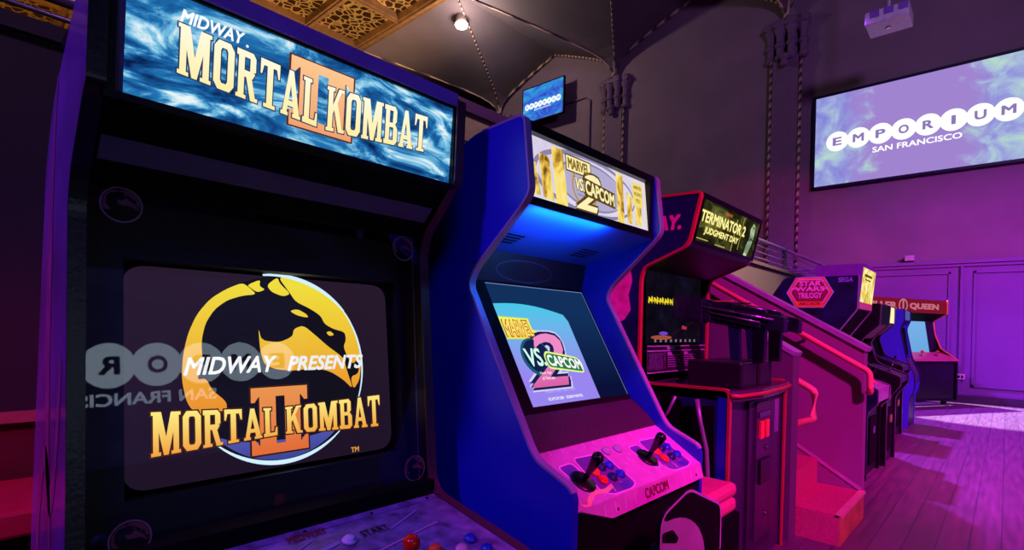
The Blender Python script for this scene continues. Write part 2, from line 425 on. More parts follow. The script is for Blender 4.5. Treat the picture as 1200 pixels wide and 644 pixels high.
# fan vaults along the screen wall
ZS = 8.22
CY = [3.78+4.49*k for k in range(-2, 5)]
PR = [(0, 0), (.012, .13), (.035, .24), (.08, .34), (.15, .43), (.27, .53), (.5, .69), (.75, .85), (1, 1)]
def rib(c, p): return [(c[0]+(p[0]-c[0])*h, c[1]+(p[1]-c[1])*h, c[2]+(p[2]-c[2])*z) for h, z in PR]
mb = MB(); walls_arch = []; groins = []
for cy in CY:
    c = (XW-.12, cy, ZS)
    T = [(XW-.02, cy-2.245, ZC-.02), (XE, cy-2.245, ZC), (XE, cy, ZC), (XE, cy+2.245, ZC), (XW-.02, cy+2.245, ZC-.02)]
    R_ = [rib(c, t) for t in T]
    for a, b in zip(R_, R_[1:]):
        for i in range(len(PR)-1):
            if i == 0 : mb.face([a[0], a[1], b[1]], True)
            else: mb.face([a[i], a[i+1], b[i+1], b[i]], True)
    walls_arch += [R_[0], R_[4]]; groins += [R_[1], R_[3]]
struct(mb.build('ceiling_vault', VAULT))
mb = MB()
for r_ in walls_arch: mb.tube([(x-.03, y, z-.02) for x, y, z in r_], .045, 6)
for r_ in groins: mb.tube([(x, y, z-.02) for x, y, z in r_], .026, 6)
struct(mb.build('trim_5', ROPE))
mb = MB().tube([(XE+.02, YF, ZC-.03), (XE+.02, YB, ZC-.03)], .05, 6)
struct(mb.build('trim_6', BEAM))
# pilasters: shaft, two rope mouldings, bracket capital
for i, cy in enumerate(CY):
    if cy < 0: continue
    sh = MB().box(XW-.13, XW, cy-.27, cy+.27, 2.65, 7.4).build('trim_%d' % (10+3*i), PLAS); struct(sh)
    rp = MB().tube([(XW-.10, cy-.31, 2.65), (XW-.10, cy-.31, 7.4)], .034, 8).tube([(XW-.10, cy+.31, 2.65), (XW-.10, cy+.31, 7.4)], .034, 8).build('trim_%d' % (11+3*i), ROPE); struct(rp)
    mb = MB()
    for dy, d_ in ((-.34, .05), (-.12, .13), (.12, .13), (.34, .05)):
        mb.lathe((XW-d_, cy+dy, 7.34), (0, 0, 1), [(0, 0), (.06, 0), (.115, .05), (.12, .10), (.085, .13), (.085, .30), (.12, .33), (.125, .38), (.09, .42), (.09, .58), (.13, .66), (.15, .72), (.15, .80), (.135, .82), (.145, .92), (0, .92)], 8)
        mb.box(XW-d_-.15, XW, cy+dy-.125, cy+dy+.125, 8.08, 8.18)
    mb.lathe((XW-.24, cy, 7.16), (0, 0, 1), [(.0, 0), (.06, .02), (.09, .08), (.06, .15), (.10, .2), (.12, .26)], 10)
    struct(mb.build('trim_%d' % (12+3*i), PLAS, bevel=.01))

# mezzanine behind the row of machines
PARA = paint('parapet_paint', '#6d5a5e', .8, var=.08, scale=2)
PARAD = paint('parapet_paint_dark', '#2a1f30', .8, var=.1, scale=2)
struct(MB().box(X0R, XW, 2.42, YB, .9, 1.02).build('floor_mezzanine', paint('mezz_floor', '#3a3036', .7)))
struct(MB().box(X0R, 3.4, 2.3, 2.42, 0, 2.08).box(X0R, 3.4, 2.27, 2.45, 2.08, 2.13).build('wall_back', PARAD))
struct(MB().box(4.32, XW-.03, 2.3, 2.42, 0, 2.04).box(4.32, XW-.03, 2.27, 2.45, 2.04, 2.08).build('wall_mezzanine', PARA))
struct(MB().box(X0R, 1.4, 2.275, 2.3, 0, .86).build('wall_left', paint('red_wainscot', '#5a1428', .6)))
struct(MB().box(X0R, 1.4, 2.25, 2.3, .86, .89).build('trim_7', paint('red_cap', '#b05a68', .5)))
PURB = paint('purple_beam', '#4a2168', .5)
struct(MB().box(3.7, 5.3, 5, 5.12, 1.02, 3.84).build('wall_bar', paint('bar_wall', '#8d7478', .8)))
struct(MB().box(3.65, 5.35, 4.95, 5.17, 3.84, 3.98).build('trim_8', PURB))

# stairs between the gun machine and the spaceship machine
STAIRP = paint('stringer_paint', '#8a5a86', .6, var=.05, scale=2)
CARP = paint('red_carpet', '#b84068', .9, var=.18, scale=60)
WOODR = paint('oak_riser', '#b08a4a', .5, var=.3, scale=8)
mb = MB()
for k in range(6):
    mb.box(3.52, 4.2, .68+.27*k, 2.42, .172*k, .172*(k+1))
st = mb.build('stairs', [CARP]); struct(st)
struct(MB().box(3.52, 4.19, .672, .68, 0, .165).build('stairs_riser', WOODR))
struct(MB().box(3.52, 4.2, .664, .70, .160, .178).build('stairs_nosing', paint('nosing', '#d8a890', .4)))
prof = [(.69, 0), (2.42, 0), (2.42, 2.04), (2.32, 2.04), (.69, 1.113)]
struct(MB().prism(prof, 4.2, 4.31).build('wall_stairs_right', STAIRP))
struct(MB().ribbon([(.67, 1.105), (2.3, 2.032)], 4.185, 4.325, .03).build('trim_9', paint('cap_lilac', '#9a86b4', .5)))
struct(MB().ribbon([(.69, .18), (2.3, 1.14)], 4.192, 4.2, .02).build('baseboard_stairs', paint('skirt_lilac', '#b884b4', .5)))
prof = [(.905, 0), (2.3, 0), (2.3, 1.88), (.905, 1.087)]
struct(MB().prism(prof, 3.39, 3.52).build('wall_stairs_left', paint('stair_guard', '#5d4a62', .65, var=.05)))
struct(MB().ribbon([(.895, 1.08), (2.3, 1.88)], 3.385, 3.53, .025).build('trim_10', paint('cap_lilac', '#9a86b4', .5)))

RED = paint('red_rail_paint', '#f09a84', .4, var=.05)
world()
t = thing('handrail', 'long sloping red handrail on the pink wall of the stairs', 'handrail', (4.12, .64, .96))
MB().tube(rounded([(4.12, 2.2, 1.865), (4.12, .645, .965), (4.12, .638, .835), (4.19, .66, .825)], .03), .019, 8).build('rail', RED, t)
for y, z in ((1.05, 1.19), (1.9, 1.68)): MB().tube([(4.12, y, z), (4.2, y, z-.04)], .01, 6).build('bracket', CHROME, t)
t = thing('handrail', 'short looped red handrail end beside the coin-operated gun machine', 'handrail', (3.58, .84, .92))
MB().tube(rounded([(3.58, 1.6, 1.27), (3.58, .95, .925), (3.58, .835, .862), (3.58, .835, .695), (3.575, .93, .655), (3.525, 1.0, .63)], .02, 3), .021, 8).build('rail', RED, t)
MB().tube([(3.58, 1.4, 1.155), (3.52, 1.4, 1.13)], .01, 6).build('bracket', CHROME, t)
world()

# mezzanine railings
RAILP = paint('railing_paint', '#8d7a9c', .35, .6)
def railing(x0, x1, y, z0, z1, posts, label, bars=3):
    t = thing('railing', label, 'railing', (x0, y, z0))
    MB().tube([(x0, y, z1), (x1, y, z1)], .024, 8).build('top_rail', RAILP, t)
    for k in range(1, bars+1):
        z = z0 + (z1-z0)*k/(bars+1); MB().tube([(x0, y, z), (x1, y, z)], .009, 6).build('bar', RAILP, t)
    for x in posts: MB().box(x-.02, x+.02, y-.03, y+.03, z0, z1+.02).build('post', RAILP, t)
    world()
railing(4.4, 12.9, 2.36, 2.08, 2.39, (4.5, 6.4, 8.3, 10.3, 12.6), 'grey metal railing on the mezzanine wall behind the stairs')
railing(-1.0, 3.3, 2.36, 2.13, 2.26, (-.8, 1.4, 3.2), 'dark metal rail on the low wall behind the nearest machine', 1)

# ------------------------------------------------------------------ screens with the venue name
def screen_mat():
    m, nt, out = nt_new('screen_clouds'); e = N(nt, 'ShaderNodeEmission', Strength=1.0)
    tc = N(nt, 'ShaderNodeTexCoord'); sx = N(nt, 'ShaderNodeSeparateXYZ'); nt.links.new(tc.outputs['Object'], sx.inputs[0])
    no = N(nt, 'ShaderNodeTexNoise', Scale=2.2, Detail=8, Distortion=.5, Roughness=.6); nt.links.new(tc.outputs['Object'], no.inputs['Vector'])
    r = N(nt, 'ShaderNodeValToRGB'); cr = r.color_ramp; cr.elements.new(.5); cr.elements.new(.6)
    for el, (p, c) in zip(cr.elements, ((.34, '#7f80d8'), (.48, '#979cdc'), (.58, '#a8bcdc'), (.68, '#b4d8cc'))): el.position = p; el.color = (*lin(c), 1)
    nt.links.new(no.outputs['Fac'], r.inputs[0])
    ab = N(nt, 'ShaderNodeMath', operation='ABSOLUTE'); nt.links.new(sx.outputs[1], ab.inputs[0])
    ad = N(nt, 'ShaderNodeMath', operation='MULTIPLY_ADD'); ad.inputs[1].default_value = 1.6; nt.links.new(no.outputs['Fac'], ad.inputs[0]); nt.links.new(ab.outputs[0], ad.inputs[2])
    mr = N(nt, 'ShaderNodeMapRange'); mr.inputs['From Min'].default_value = 1.55; mr.inputs['From Max'].default_value = 1.95; nt.links.new(ad.outputs[0], mr.inputs[0])
    mx = N(nt, 'ShaderNodeMixRGB'); mx.inputs[1].default_value = (*lin('#a184d0'), 1); nt.links.new(mr.outputs[0], mx.inputs[0]); nt.links.new(r.outputs[0], mx.inputs[2])
    nt.links.new(mx.outputs[0], e.inputs['Color']); nt.links.new(e.outputs[0], out.inputs[0]); return m
SCRBG = screen_mat()
SCRMID = glow('screen_lavender', '#a584d2', 1.0)
def venue_screen(t, fr, w, h, tw, cy, bgm, letter, text_white, frame_w=.05, depth=.07, edge=BLKPL):
    mb = MB()
    P = lambda a, b, c: fr(a, b, c)
    def slabbox(a0, a1, b0, b1, c0, c1):
        V = [mb.v(P(*q)) for q in ((a0,b0,c0),(a1,b0,c0),(a1,b1,c0),(a0,b1,c0),(a0,b0,c1),(a1,b0,c1),(a1,b1,c1),(a0,b1,c1))]
        for q in ((0,3,2,1),(4,5,6,7),(0,1,5,4),(1,2,6,5),(2,3,7,6),(3,0,4,7)): mb.bm.faces.new([V[i] for i in q])
    for q in ((-w/2, w/2, h/2-frame_w, h/2), (-w/2, w/2, -h/2, -h/2+frame_w), (-w/2, -w/2+frame_w, -h/2, h/2), (w/2-frame_w, w/2, -h/2, h/2)): slabbox(*q, -depth, .012)
    slabbox(-w/2, w/2, -h/2, h/2, -depth, -.006)
    mb.build('frame', edge, t)
    W, H = w/2-frame_w, h/2-frame_w
    s = flat('screen', fr, [rect(-W, -H, W, H)], bgm, t, 0)
    n = 8; d = tw/ (n-.15); R_ = d*.545
    for k in range(n): flat('letter_disc', fr, [ell((k-3.5)*d, cy, R_, R_, 32)], text_white, s, .003+.001*(k % 2))
    for k, ch in enumerate('EMPORIUM'):
        cw = d*(.17 if ch == 'I' else .52 if ch == 'M' else .44)*.5; chh = d*.22
        write(ch, fr, (k-3.5)*d-cw, cy-chh, (k-3.5)*d+cw, cy+chh, letter, s, .007, bold=.03)
    write('SAN FRANCISCO', fr, -tw*.235, cy-R_-d*.42, tw*.235, cy-R_-d*.12, text_white, s, .004, bold=.022)

t = thing('projection_screen', 'big wall screen with white circled letters on lavender clouds', 'screen', (XW-.08, 1.39, 4.35))
venue_screen(t, Fr((XW-.08, 1.39, 5.345), (0, -1, 0), (0, 0, 1)), 3.62, 2.02, 3.0, 5.30-5.345, SCRBG, glow('screen_letter', '#8c78b8', 1), glow('screen_white', '#ffffff', 1.05), .055, .06, paint('navy_frame', '#14103a', .4))
BLUEBG = glow_noise('tv_clouds', [(.3, '#1c2fb0'), (.45, '#3a64d8'), (.6, '#2aa0d8'), (.75, '#9a9cf0')], (1, 1, 2), 1.8, 5, 1.0, 1.0)
world()
t = thing('television', 'small blue wall television hung high beside the pilaster', 'television', (12.7, 10.6, 7.58))
venue_screen(t, Fr((12.62, 10.585, 8.11), (0, -1, 0), (0, 0, 1)), 1.64, 1.10, 1.38, -.05, BLUEBG, glow('tv_letter', '#6aa8e0', 1), glow('tv_white', '#f2fbff', 1.05), .03, .07)
MB().tube([(12.66, 10.6, 8.15), (13.0, 10.6, 8.15)], .05, 8).box(13.0, 13.1, 10.35, 10.85, 7.95, 8.35).build('wall_bracket', BLKPL, t)
world()
t = thing('conduit_cord', 'thin pipe conduit running down the plum wall by the television', 'conduit', (13.05, 9.15, 1.02))
MB().tube([(13.06, 10.2, 8.0), (13.06, 9.3, 8.02), (13.06, 9.12, 7.9), (13.06, 9.12, 2.68)], .022, 6).build('pipe', PLAS, t)
world()
t = thing('projection_screen', 'wall screen facing the machines, seen mirrored in the nearest machine glass', 'screen', (1.57, YF+.07, .65))
venue_screen(t, Fr((1.57, YF+.07, 1.80), (-1, 0, 0), (0, 0, 1)), 4.2, 2.3, 3.62, 0.0, glow_noise('opp_screen_clouds', [(.3, '#201a50'), (.5, '#3a3480'), (.7, '#4a5a9a')], (.6, .6, 1.2), 1.1, 6, 1.5, .5), glow('opp_letter', '#1c1c40', .6), glow('opp_white', '#cfe6ff', 2.6), .055)
world()

# ceiling lamp, projector, wall boxes
t = thing('ceiling_light', 'bright round ceiling light on the dark vault', 'ceiling light', (9.62, 11.0, 9.28))
ax = (-.1, -.2, -1)
MB().lathe((9.62, 11.0, 9.36), (0, 0, -1), [(.0, -.3), (.10, -.3), (.17, .0), (.19, .06), (.16, .07)], 20).build('housing', paint('lamp_white', '#d8d0cc', .4), t)
MB().lathe((9.62, 11.0, 9.30), (0, 0, -1), [(.155, 0), (.15, .05), (.08, .08), (.0, .09)], 20).build('bulb', glow('lamp_glow', '#fff2e0', 14), t)
world()
t = thing('projector', 'white ceiling projector hanging near the big wall screen', 'projector', (11, 1.57, 6.5))
PW = paint('projector_white', '#c9b9d6', .4)
MB().box(10.8, 11.35, 1.28, 1.9, 6.5, 6.72).build('body', PW, t, bevel=.02)
for k in range(3):
    y = 1.82-.2*k; MB().box(10.785, 10.81, y-.13, y, 6.60, 6.71).build('vent', paint('projector_vent', '#7d4fc0', .5), t)
MB().lathe((11.1, 1.6, 6.515), (0, 0, -1), [(.05, 0), (.05, .02), (.03, .03)], 12).build('foot', CHROME, t)
MB().tube([(11.08, 1.6, 6.7), (11.08, 1.6, 9.6)], .025, 8).build('pole', PW, t)
world()
tag(MB().box(XW-.10, XW-.02, .56, .68, .43, .53).box(XW-.11, XW-.10, .58, .61, .455, .505, 1).box(XW-.11, XW-.10, .63, .66, .455, .505, 1).build('wall_outlet', [paint('outlet_white', '#d6c6d8', .5), BLKPL], None, .004), 'white double wall outlet low on the purple panelled wall', 'outlet')
tag(MB().box(XW-.14, XW, 1.36, 1.5, 2.68, 2.78).box(XW-.145, XW-.14, 1.40, 1.46, 2.70, 2.76).build('junction_box', paint('box_grey', '#b8a4bc', .5), None, .004), 'small grey box above the purple wall panelling', 'junction box')

t = thing('bench', 'low red bench against the dark back wall, left of the nearest machine', 'bench', (-.15, 2.05, 0))
MB().box(-.8, .50, 1.86, 2.24, .62, .69).build('seat', paint('bench_red', '#b02040', .5), t, bevel=.01)
MB().box(-.78, .48, 1.92, 2.22, .04, .62).build('base', paint('bench_red_dark', '#6a1430', .5), t)
world()

# ================================================================== THE MACHINES
T_ = .018
def joystick(t, fr, a, b, ball, kind='ball', r=.0165, hgt=.055, base=.03, lean=(0, 0)):
    mb = MB(); ax = (fr.n + fr.u*lean[0] + fr.v*lean[1]).normalized(); o = fr(a, b, 0)
    mb.lathe(o, fr.n, [(base, 0), (base, .003), (base*.9, .005), (.0, .005)], 20, 0)
    if kind == 'ball':
        mb.lathe(o, ax, [(.0055, 0), (.0055, hgt)], 10, 1)
        mb.lathe(o+ax*(hgt+r*.8), ax, [(r*math.sin(PI*k/8), -r*math.cos(PI*k/8)) for k in range(9)], 16, 2)
    else:
        mb.lathe(o, ax, [(.006, 0), (.007, hgt*.3), (.0125, hgt*.62), (.0155, hgt*.84), (.0155, hgt*.93), (.010, hgt), (.0, hgt)], 16, 2)
    return mb.build('joystick', [BLKPL, CHROME, ball], t)
def button(t, fr, a, b, m, r=.0145):
    o = fr(a, b, 0)
    return MB().lathe(o, fr.n, [(r, 0), (r, .004), (r*.93, .006), (r*.74, .006), (r*.72, .010), (r*.6, .0115), (0, .0118)], 20).build('button', m, t)
def bolt(mb, fr, a, b, r=.004): mb.lathe(fr(a, b, 0), fr.n, [(r, 0), (r*.8, .0018), (0, .002)], 8)

PB = {k: paint('button_'+k, c, .22, var=.03, bump=0) for k, c in dict(red='#e8201c', orange='#ff5a1e', pink='#f0a0c0', blue='#1a2fae', navy='#141848', white='#d8d4e2', pale='#a89cb4').items()}
BALLB = paint('ball_black', '#0a080c', .15, var=.02, bump=0)
BALLR = paint('ball_red', '#e6260e', .18, var=.03, bump=0)

# ---------------------------------------------------------------- nearest machine: black, stormy blue lit sign
t = thing('arcade_cabinet', 'big black arcade machine nearest the camera with stormy blue sign and gold dragon screen', 'arcade machine', (.53, 1.25, 0), group=None)
prof = rounded([(1.02,1.765),(1.025,1.555),(1.045,1.545),(1.142,1.44),(1.158,1.385),(1.097,.80),(1.075,.765),(.77,.706),(.742,.69),(.742,.60),(.87,.5),(.87,0),(1.55,0),(1.52,.8),(1.44,1.5),(1.37,1.61),(1.07,1.765)],
               [.01,.01,.02,.02,.02,.02,.02,.02,.02,.02,.03,0,0,.02,.06,.06,.02], 4, True)
SIDEMK = paint('side_purple_black', '#6a4490', .28, var=.4, scale=6, coat=.4)
TM = paint('tmold_black', '#0c0a10', .35)
sl = MB().prism(prof, .155, .175).build('side_panel', [SIDEMK], t)
sr = MB().prism(prof, .89, .91).build('side_panel', [BLACK], t)
cut = prof[:]
MB().ribbon(cut[:45], .153, .178, .005).build('edge_trim', TM, t)
MB().ribbon(cut[:45], .886, .913, .005).build('edge_trim', paint('tmold_brown', '#4a2a2c', .35), t)
# dragon-ish printed swirl on the outer side
fs = Fr((.155, 1.30, 1.2), (0, -1, 0), (0, 0, 1))
flat('side_art', fs, arc_band(.02, .05, .10, .42, .6*PI, 1.9*PI, .03, .06) + arc_band(-.05, -.45, .09, .2, 0, 1.2*PI, .02, .05), paint('side_art_mauve', '#7a4a78', .35, var=.3), sl, .0008)
# sign
MB().box(.175, .89, 1.022, 1.07, 1.747, 1.778).build('top_rail', paint('rail_purple', '#8a5ab8', .35, coat=.3), t)
mb = MB().box(.175, .89, 1.03, 1.06, 1.742, 1.747).box(.175, .89, 1.03, 1.06, 1.540, 1.552).box(.175, .19, 1.03, 1.06, 1.552, 1.745).box(.885, .89, 1.03, 1.06, 1.552, 1.745).box(.175, .89, 1.06, 1.45, 1.745, 1.765).box(.175, .89, 1.075, 1.09, 1.54, 1.75)
mq = mb.build('marquee', BLACK, t)
fm = Fr((0, 1.046, 1.55), (1, 0, 0), (0, -.0105, .195))
STORM = glow_noise('storm_clouds', [(.30, '#0a1c50'), (.42, '#14508e'), (.50, '#2478b8'), (.57, '#78c4e8'), (.66, '#eefcff')], (1.6, 1, 4.2), 3.4, 9, 2.2, 1.0, gloss=.05)
pic = flat('picture', fm, [rect(.19, .002, .885, .195)], STORM, mq, 0)
flat('inner_reveal', fm, [rect(.188, .002, .2025, .195)], paint('reveal_mauve', '#5a4c70', .6), mq, .002)
GOLDL = glow('sign_gold', '#ffe9a0', 1.05, '#fff6d8', 2, 1.60, 1.69)
ORL = glow('sign_orange', '#f0a070', 1.0, '#ffc890', 2, 1.58, 1.72); DKR = glow('sign_outline', '#5a2a20', 1.0)
flat('lettering', fm, numeral_two(.466, .610, .032, .172), DKR, mq, .0015)
flat('lettering', fm, numeral_two(.470, .606, .035, .169), ORL, mq, .0022)
tb = lambda s: .135 + .012*abs(s-.5)*2
slab('MORTAL KOMBAT', fm, .276, .806, lambda s: .062-.018*(1-abs(2*s-1)) if False else .064-.02*(1-abs(2*s-1))**1, lambda s: .148-.014*(1-abs(2*s-1)), glow('sign_dark_edge', '#2a3a60', 1), mq, .0028, grow=.0022)
slab('MORTAL KOMBAT', fm, .276, .806, lambda s: .064-.02*(1-abs(2*s-1)), lambda s: .148-.014*(1-abs(2*s-1)), GOLDL, mq, .0034)
write('MIDWAY', fm, .278, .150, .382, .172, glow('sign_white', '#ffffff', 1.1), mq, .0036, bold=.022, shear=.25)
MB().lathe(fm(.387, .151, .0036), fm.n, [(.0025, 0), (0, .0003)], 8).build('lettering', WHITE, mq)
flat('lettering', fm, [rect(.70+.008*k, .0365-.0003*k, .705+.008*k, .0385-.0003*k) for k in range(12)], glow('sign_pale', '#b8d8f0', 1), mq, .003)
# under-sign speaker board with a lighter strip
mb = MB().face([(.175,1.05,1.542),(.89,1.05,1.542),(.89,1.165,1.425),(.175,1.165,1.425)])
mb = MB(); mb.prism([(1.05,1.543),(1.165,1.428),(1.19,1.428),(1.19,1.543)], .175, .89)
sp = mb.build('speaker_panel', BLACKM, t)
fsp = Fr((.175, 1.05, 1.543), (1, 0, 0), (0, -.115, .115)); fsp.n = Vector((0, -.707, -.707))
MB().face([fsp.o+Vector((.012, .055, -.055))+fsp.n*.001, fsp.o+Vector((.70, .055, -.055))+fsp.n*.001, fsp.o+Vector((.70, .088, -.088))+fsp.n*.001, fsp.o+Vector((.012, .088, -.088))+fsp.n*.001]) if False else None
q = [fsp.o+Vector((a, d, -d))+fsp.n*.0015 for a, d in ((.01,.045),(.70,.045),(.70,.078),(.01,.078))]
mb = MB(); mb.face(q); mb.build('light_strip', paint('strip_navy', '#5a5a84', .5), sp)
# monitor well, tube and picture
fc = Fr((0, 1.222, .862), (1, 0, 0), (0, .0545, .437))
mb = MB()
mb.box(.175, .89, 1.19, 1.36, .735, .745)
def framequads(fr, ow, iw, h0, h1):
    polys = []
    for O, I in ((ow, iw),):
        o = rect(*O); i = rect(*I); polys = ring_quads(o, i)
    return polys
for p in ring_quads(rect(.175, -.12, .89, .56), rounded(rect(.252, -.006, .874, .446), .045, 4, True)[0:1] and rect(.25, -.01, .876, .45)):
    mb.face([fc(a, b, .03) for a, b in p])
for i, p in enumerate([((.25,-.01),(.876,-.01)), ((.876,-.01),(.876,.45)), ((.876,.45),(.25,.45)), ((.25,.45),(.25,-.01))]):
    a, b = p; mb.face([fc(*a, .03), fc(*b, .03), fc(*b, -.01), fc(*a, -.01)])
mb.build('screen_bezel', paint('bezel_charcoal', '#1c1a22', .6), t)
TUBE = glow('tube_grey', '#22162a', 1.0, '#2a1c30', 2, .9, 1.3)
tube = flat('screen', fc, [rounded(rect(.254, 0, .862, .444), .045, 6, True)], TUBE, t, -.004)
ORG = glow('emblem_gold', '#f08a2c', 1.1, '#f6e23c', 2, .98, 1.28)
cx, cy, rx, ry = .566, .225, .212, .222
flat('picture', fc, [ell(cx, cy, rx*.985, ry*.985, 48)], glow('disc_dark', '#15131f', 1.0), tube, -.003)
emblem(fc, cx, cy, rx, ry, ORG, tube, -.002)
flat('emblem', fc, arc_band(cx, cy, rx*1.02, ry*1.02, .22*PI, .56*PI, .004, .010) + arc_band(cx, cy, rx*1.012, ry*1.012, -.12*PI, .22*PI, .003, .005), glow('disc_rim', '#cfeeff', 1.2), tube, -.0018)
flat('emblem', fc, arc_band(cx, cy, rx*.99, ry*.99, 1.24*PI, 1.75*PI, .002, .010), glow('disc_rim', '#cfeeff', 1.2), tube, -.0018)
flat('emblem', fc, arc_band(cx, cy, rx*.94, ry*.94, 1.25*PI, 1.74*PI, .006, .045), glow('disc_blue', '#3a4a9a', .9, '#5a5fc0', 2, .86, .93), tube, -.0024)
flat('lettering', fc, numeral_two(.488, .628, .030, .188), glow('two_dark', '#3a1c18', 1), tube, -.0014)
flat('lettering', fc, numeral_two(.492, .624, .034, .184), glow('two_orange', '#e8703a', 1.1, '#f09a50', 2, .9, 1.05), tube, -.001)
slab('MORTAL KOMBAT', fc, .300, .826, lambda s: .062+.012*(1-abs(2*s-1)), lambda s: .150-.012*(1-abs(2*s-1))-.006*s, glow('title_edge', '#4a2418', 1), tube, -.0006, grow=.003)
slab('MORTAL KOMBAT', fc, .300, .826, lambda s: .062+.012*(1-abs(2*s-1)), lambda s: .150-.012*(1-abs(2*s-1))-.006*s, glow('title_gold', '#f4a23a', 1.15, '#ffee80', 2, .925, 1.01), tube, 0)
write('MIDWAY', fc, .358, .219, .552, .257, WHITE, tube, .0006, bold=.022, shear=.3)
write('PRESENTS', fc, .577, .219, .78, .255, WHITE, tube, .0006, bold=.03, shear=.3)
write('TM', fc, .735, .005, .758, .018, glow('tm_orange', '#e8a040', 1), tube, .0006, bold=.03)
# protective glass with printed medallions
fg = Fr((0, 1.105, .795), (1, 0, 0), (0, .061, .645))
gl = flat('glass', fg, [rect(.176, 0, .889, .645)], glass('smoked_glass', .075, (.93, .93, .95)), t, 0)
MED = paint('medal_red', '#6a2a38', .5, var=.2); MEDR = paint('medal_rim', '#8a5a60', .5)
for a, b in ((.228, .605), (.835, .602), (.85, .035), (.242, .02)):
    flat('emblem', fg, outline(ell(a, b, .031, .031, 28), .003), MEDR, gl, .001); emblem(fg, a, b, .028, .028, MED, gl, .001)
MB().ribbon([(1.118, .80), (1.176, 1.43)], .872, .8735, .002).build('edge_strip', paint('glass_edge', '#6a6258', .3, .5), t)
# control panel
fp = Fr((.175, .766, .7065), (1, 0, 0), (0, .982, .188))
def stone():
    m = paint('stone_print', '#7d6c9a', .35, var=.55, scale=30, bump=.01); return m
mb = MB(); mb.prism([(.766,.7055),(1.082,.766),(1.082,.70),(.80,.60),(.766,.62)], .175, .89); cp = mb.build('control_panel', stone(), t)
MB().box(.175, .89, 1.075, 1.13, .757, .80).build('glass_retainer', BLACKM, t)
flat('lettering', fp, [rect(.0, .29, .715, .291)], BLACKM, cp, .0005)
button(cp, fp, .419, .224, PB['white'], .0155)
write('START', fp, .452, .222, .520, .245, paint('print_black', '#15111c', .5), cp, .001, bold=.02)
write('MIDWAY', fp, .315, .272, .400, .296, paint('print_red', '#7a1c38', .5), cp, .001, bold=.04)
flat('art', fp, [[(.30,.20),(.40,.225),(.40,.235),(.30,.215)], [(.52,.22),(.62,.262),(.62,.266),(.52,.226)], [(.24,.2),(.36,.262),(.36,.266),(.24,.206)]], paint('print_lilac', '#9a80c8', .4), cp, .0008)
joystick(cp, fp, .454, .071, BALLR, r=.0175, hgt=.05)
joystick(cp, fp, .08, .04, PB['blue'], r=.0175, hgt=.05)
for a, b, m in ((.553,.107,'orange'), (.602,.078,'pink'), (.645,.099,'blue'), (.649,.050,'blue'), (.56,.06,'red'), (.19,.116,'orange'), (.24,.092,'pink'), (.28,.11,'blue'), (.296,.07,'blue')): button(cp, fp, a, b, PB[m])
flat('art', fp, [[(.45,.16),(.63,.195),(.63,.199),(.45,.165)]], paint('print_pinkline', '#d890d0', .4), cp, .0008)
for a in (.04, .2, .36, .52, .68): mb = MB(); bolt(mb, fp, a, .30); mb.build('bolt', BLKPL, cp)
MB().box(.175, .89, .885, .90, .02, .62).build('front_panel', BLACK, t)
cd = MB().box(.38, .68, .870, .886, .10, .50).build('coin_door', BLACKM, t)
for x in (.46, .56): MB().box(x, x+.045, .858, .872, .36, .44).build('coin_slot', PB['red'], cd)
MB().box(.175, .89, 1.48, 1.50, .02, 1.5).build('back_panel', BLACKM, t)

# ---------------------------------------------------------------- blue fighting machine
t = thing('arcade_cabinet', 'bright blue arcade machine with a yellow and lavender lit sign, second from the camera', 'arcade machine', (1.3535, 1.1, 0))
BLUE = paint('royal_blue_laminate', '#1220a8', .38, var=.08, scale=5, bump=.01)
TMV = paint('tmold_mauve', '#8a78a0', .35)
prof = rounded([(.898,1.732),(.873,1.535),(.898,1.505),(1.068,1.352),(1.088,1.31),(1.062,1.268),(.85,.90),(.828,.875),(.728,.832),(.716,.81),(.72,0),(1.6,0),(1.55,1.3),(1.45,1.52),(1.135,1.692),(1.078,1.72)],
               [.02,.02,.03,.04,.04,.03,.03,.03,.02,.02,0,0,.05,.05,.05,.05], 4, True)
for x0, nm in ((1.0, 0), (1.687, 1)):
    sd = MB().prism(prof, x0, x0+.02).build('side_panel', BLUE, t)
    MB().ribbon([prof[-1]]+prof[:46], x0-.001, x0+.021, .006).build('edge_trim', TMV, sd)
mb = MB().box(1.02, 1.687, .905, .93, 1.703, 1.728).box(1.02, 1.687, .90, .925, 1.513, 1.535).box(1.02, 1.687, .93, 1.1, 1.70, 1.715).box(1.02, 1.687, .935, .95, 1.51, 1.70).box(1.02, 1.035, .905, .935, 1.53, 1.705).box(1.662, 1.687, .905, .935, 1.53, 1.705)
mq = mb.build('marquee', BLACK, t)
fm = Fr((1.02, .908, 1.534), (1, 0, 0), (0, .018, .17))
LAV = glow_noise('sign_lavender', [(.3, '#c9bfe0'), (.5, '#e0d8f0'), (.7, '#f4eefc')], (1, 1, 1), 5, 3, .5, 1.0, gloss=.03)
flat('picture', fm, [rect(.014, 0, .643, .170)], LAV, mq, 0)
SHD = glow('sign_greyviolet', '#8d84a8', 1.0); 
flat('art', fm, arc_band(.30, .085, .262, .092, 0, 2*PI, .006, .016, 40), SHD, mq, .0006)
flat('art', fm, [ell(.315, .085, .165, .068, 40)], glow('sign_midviolet', '#b4acd0', 1.0), mq, .0008)
flat('art', fm, arc_band(.315, .085, .175, .072, 0, 2*PI, .003, .008, 40), SHD, mq, .0009)
YEL = glow_noise('sign_yellow_panels', [(.32, '#6a4a20'), (.42, '#d8a83a'), (.52, '#f8dc6a'), (.7, '#fff0a0')], (1.4, 1, .8), 14, 4, 1.0, 1.0)
YELF = glow('sign_yellow', '#f6dc70', 1.0)
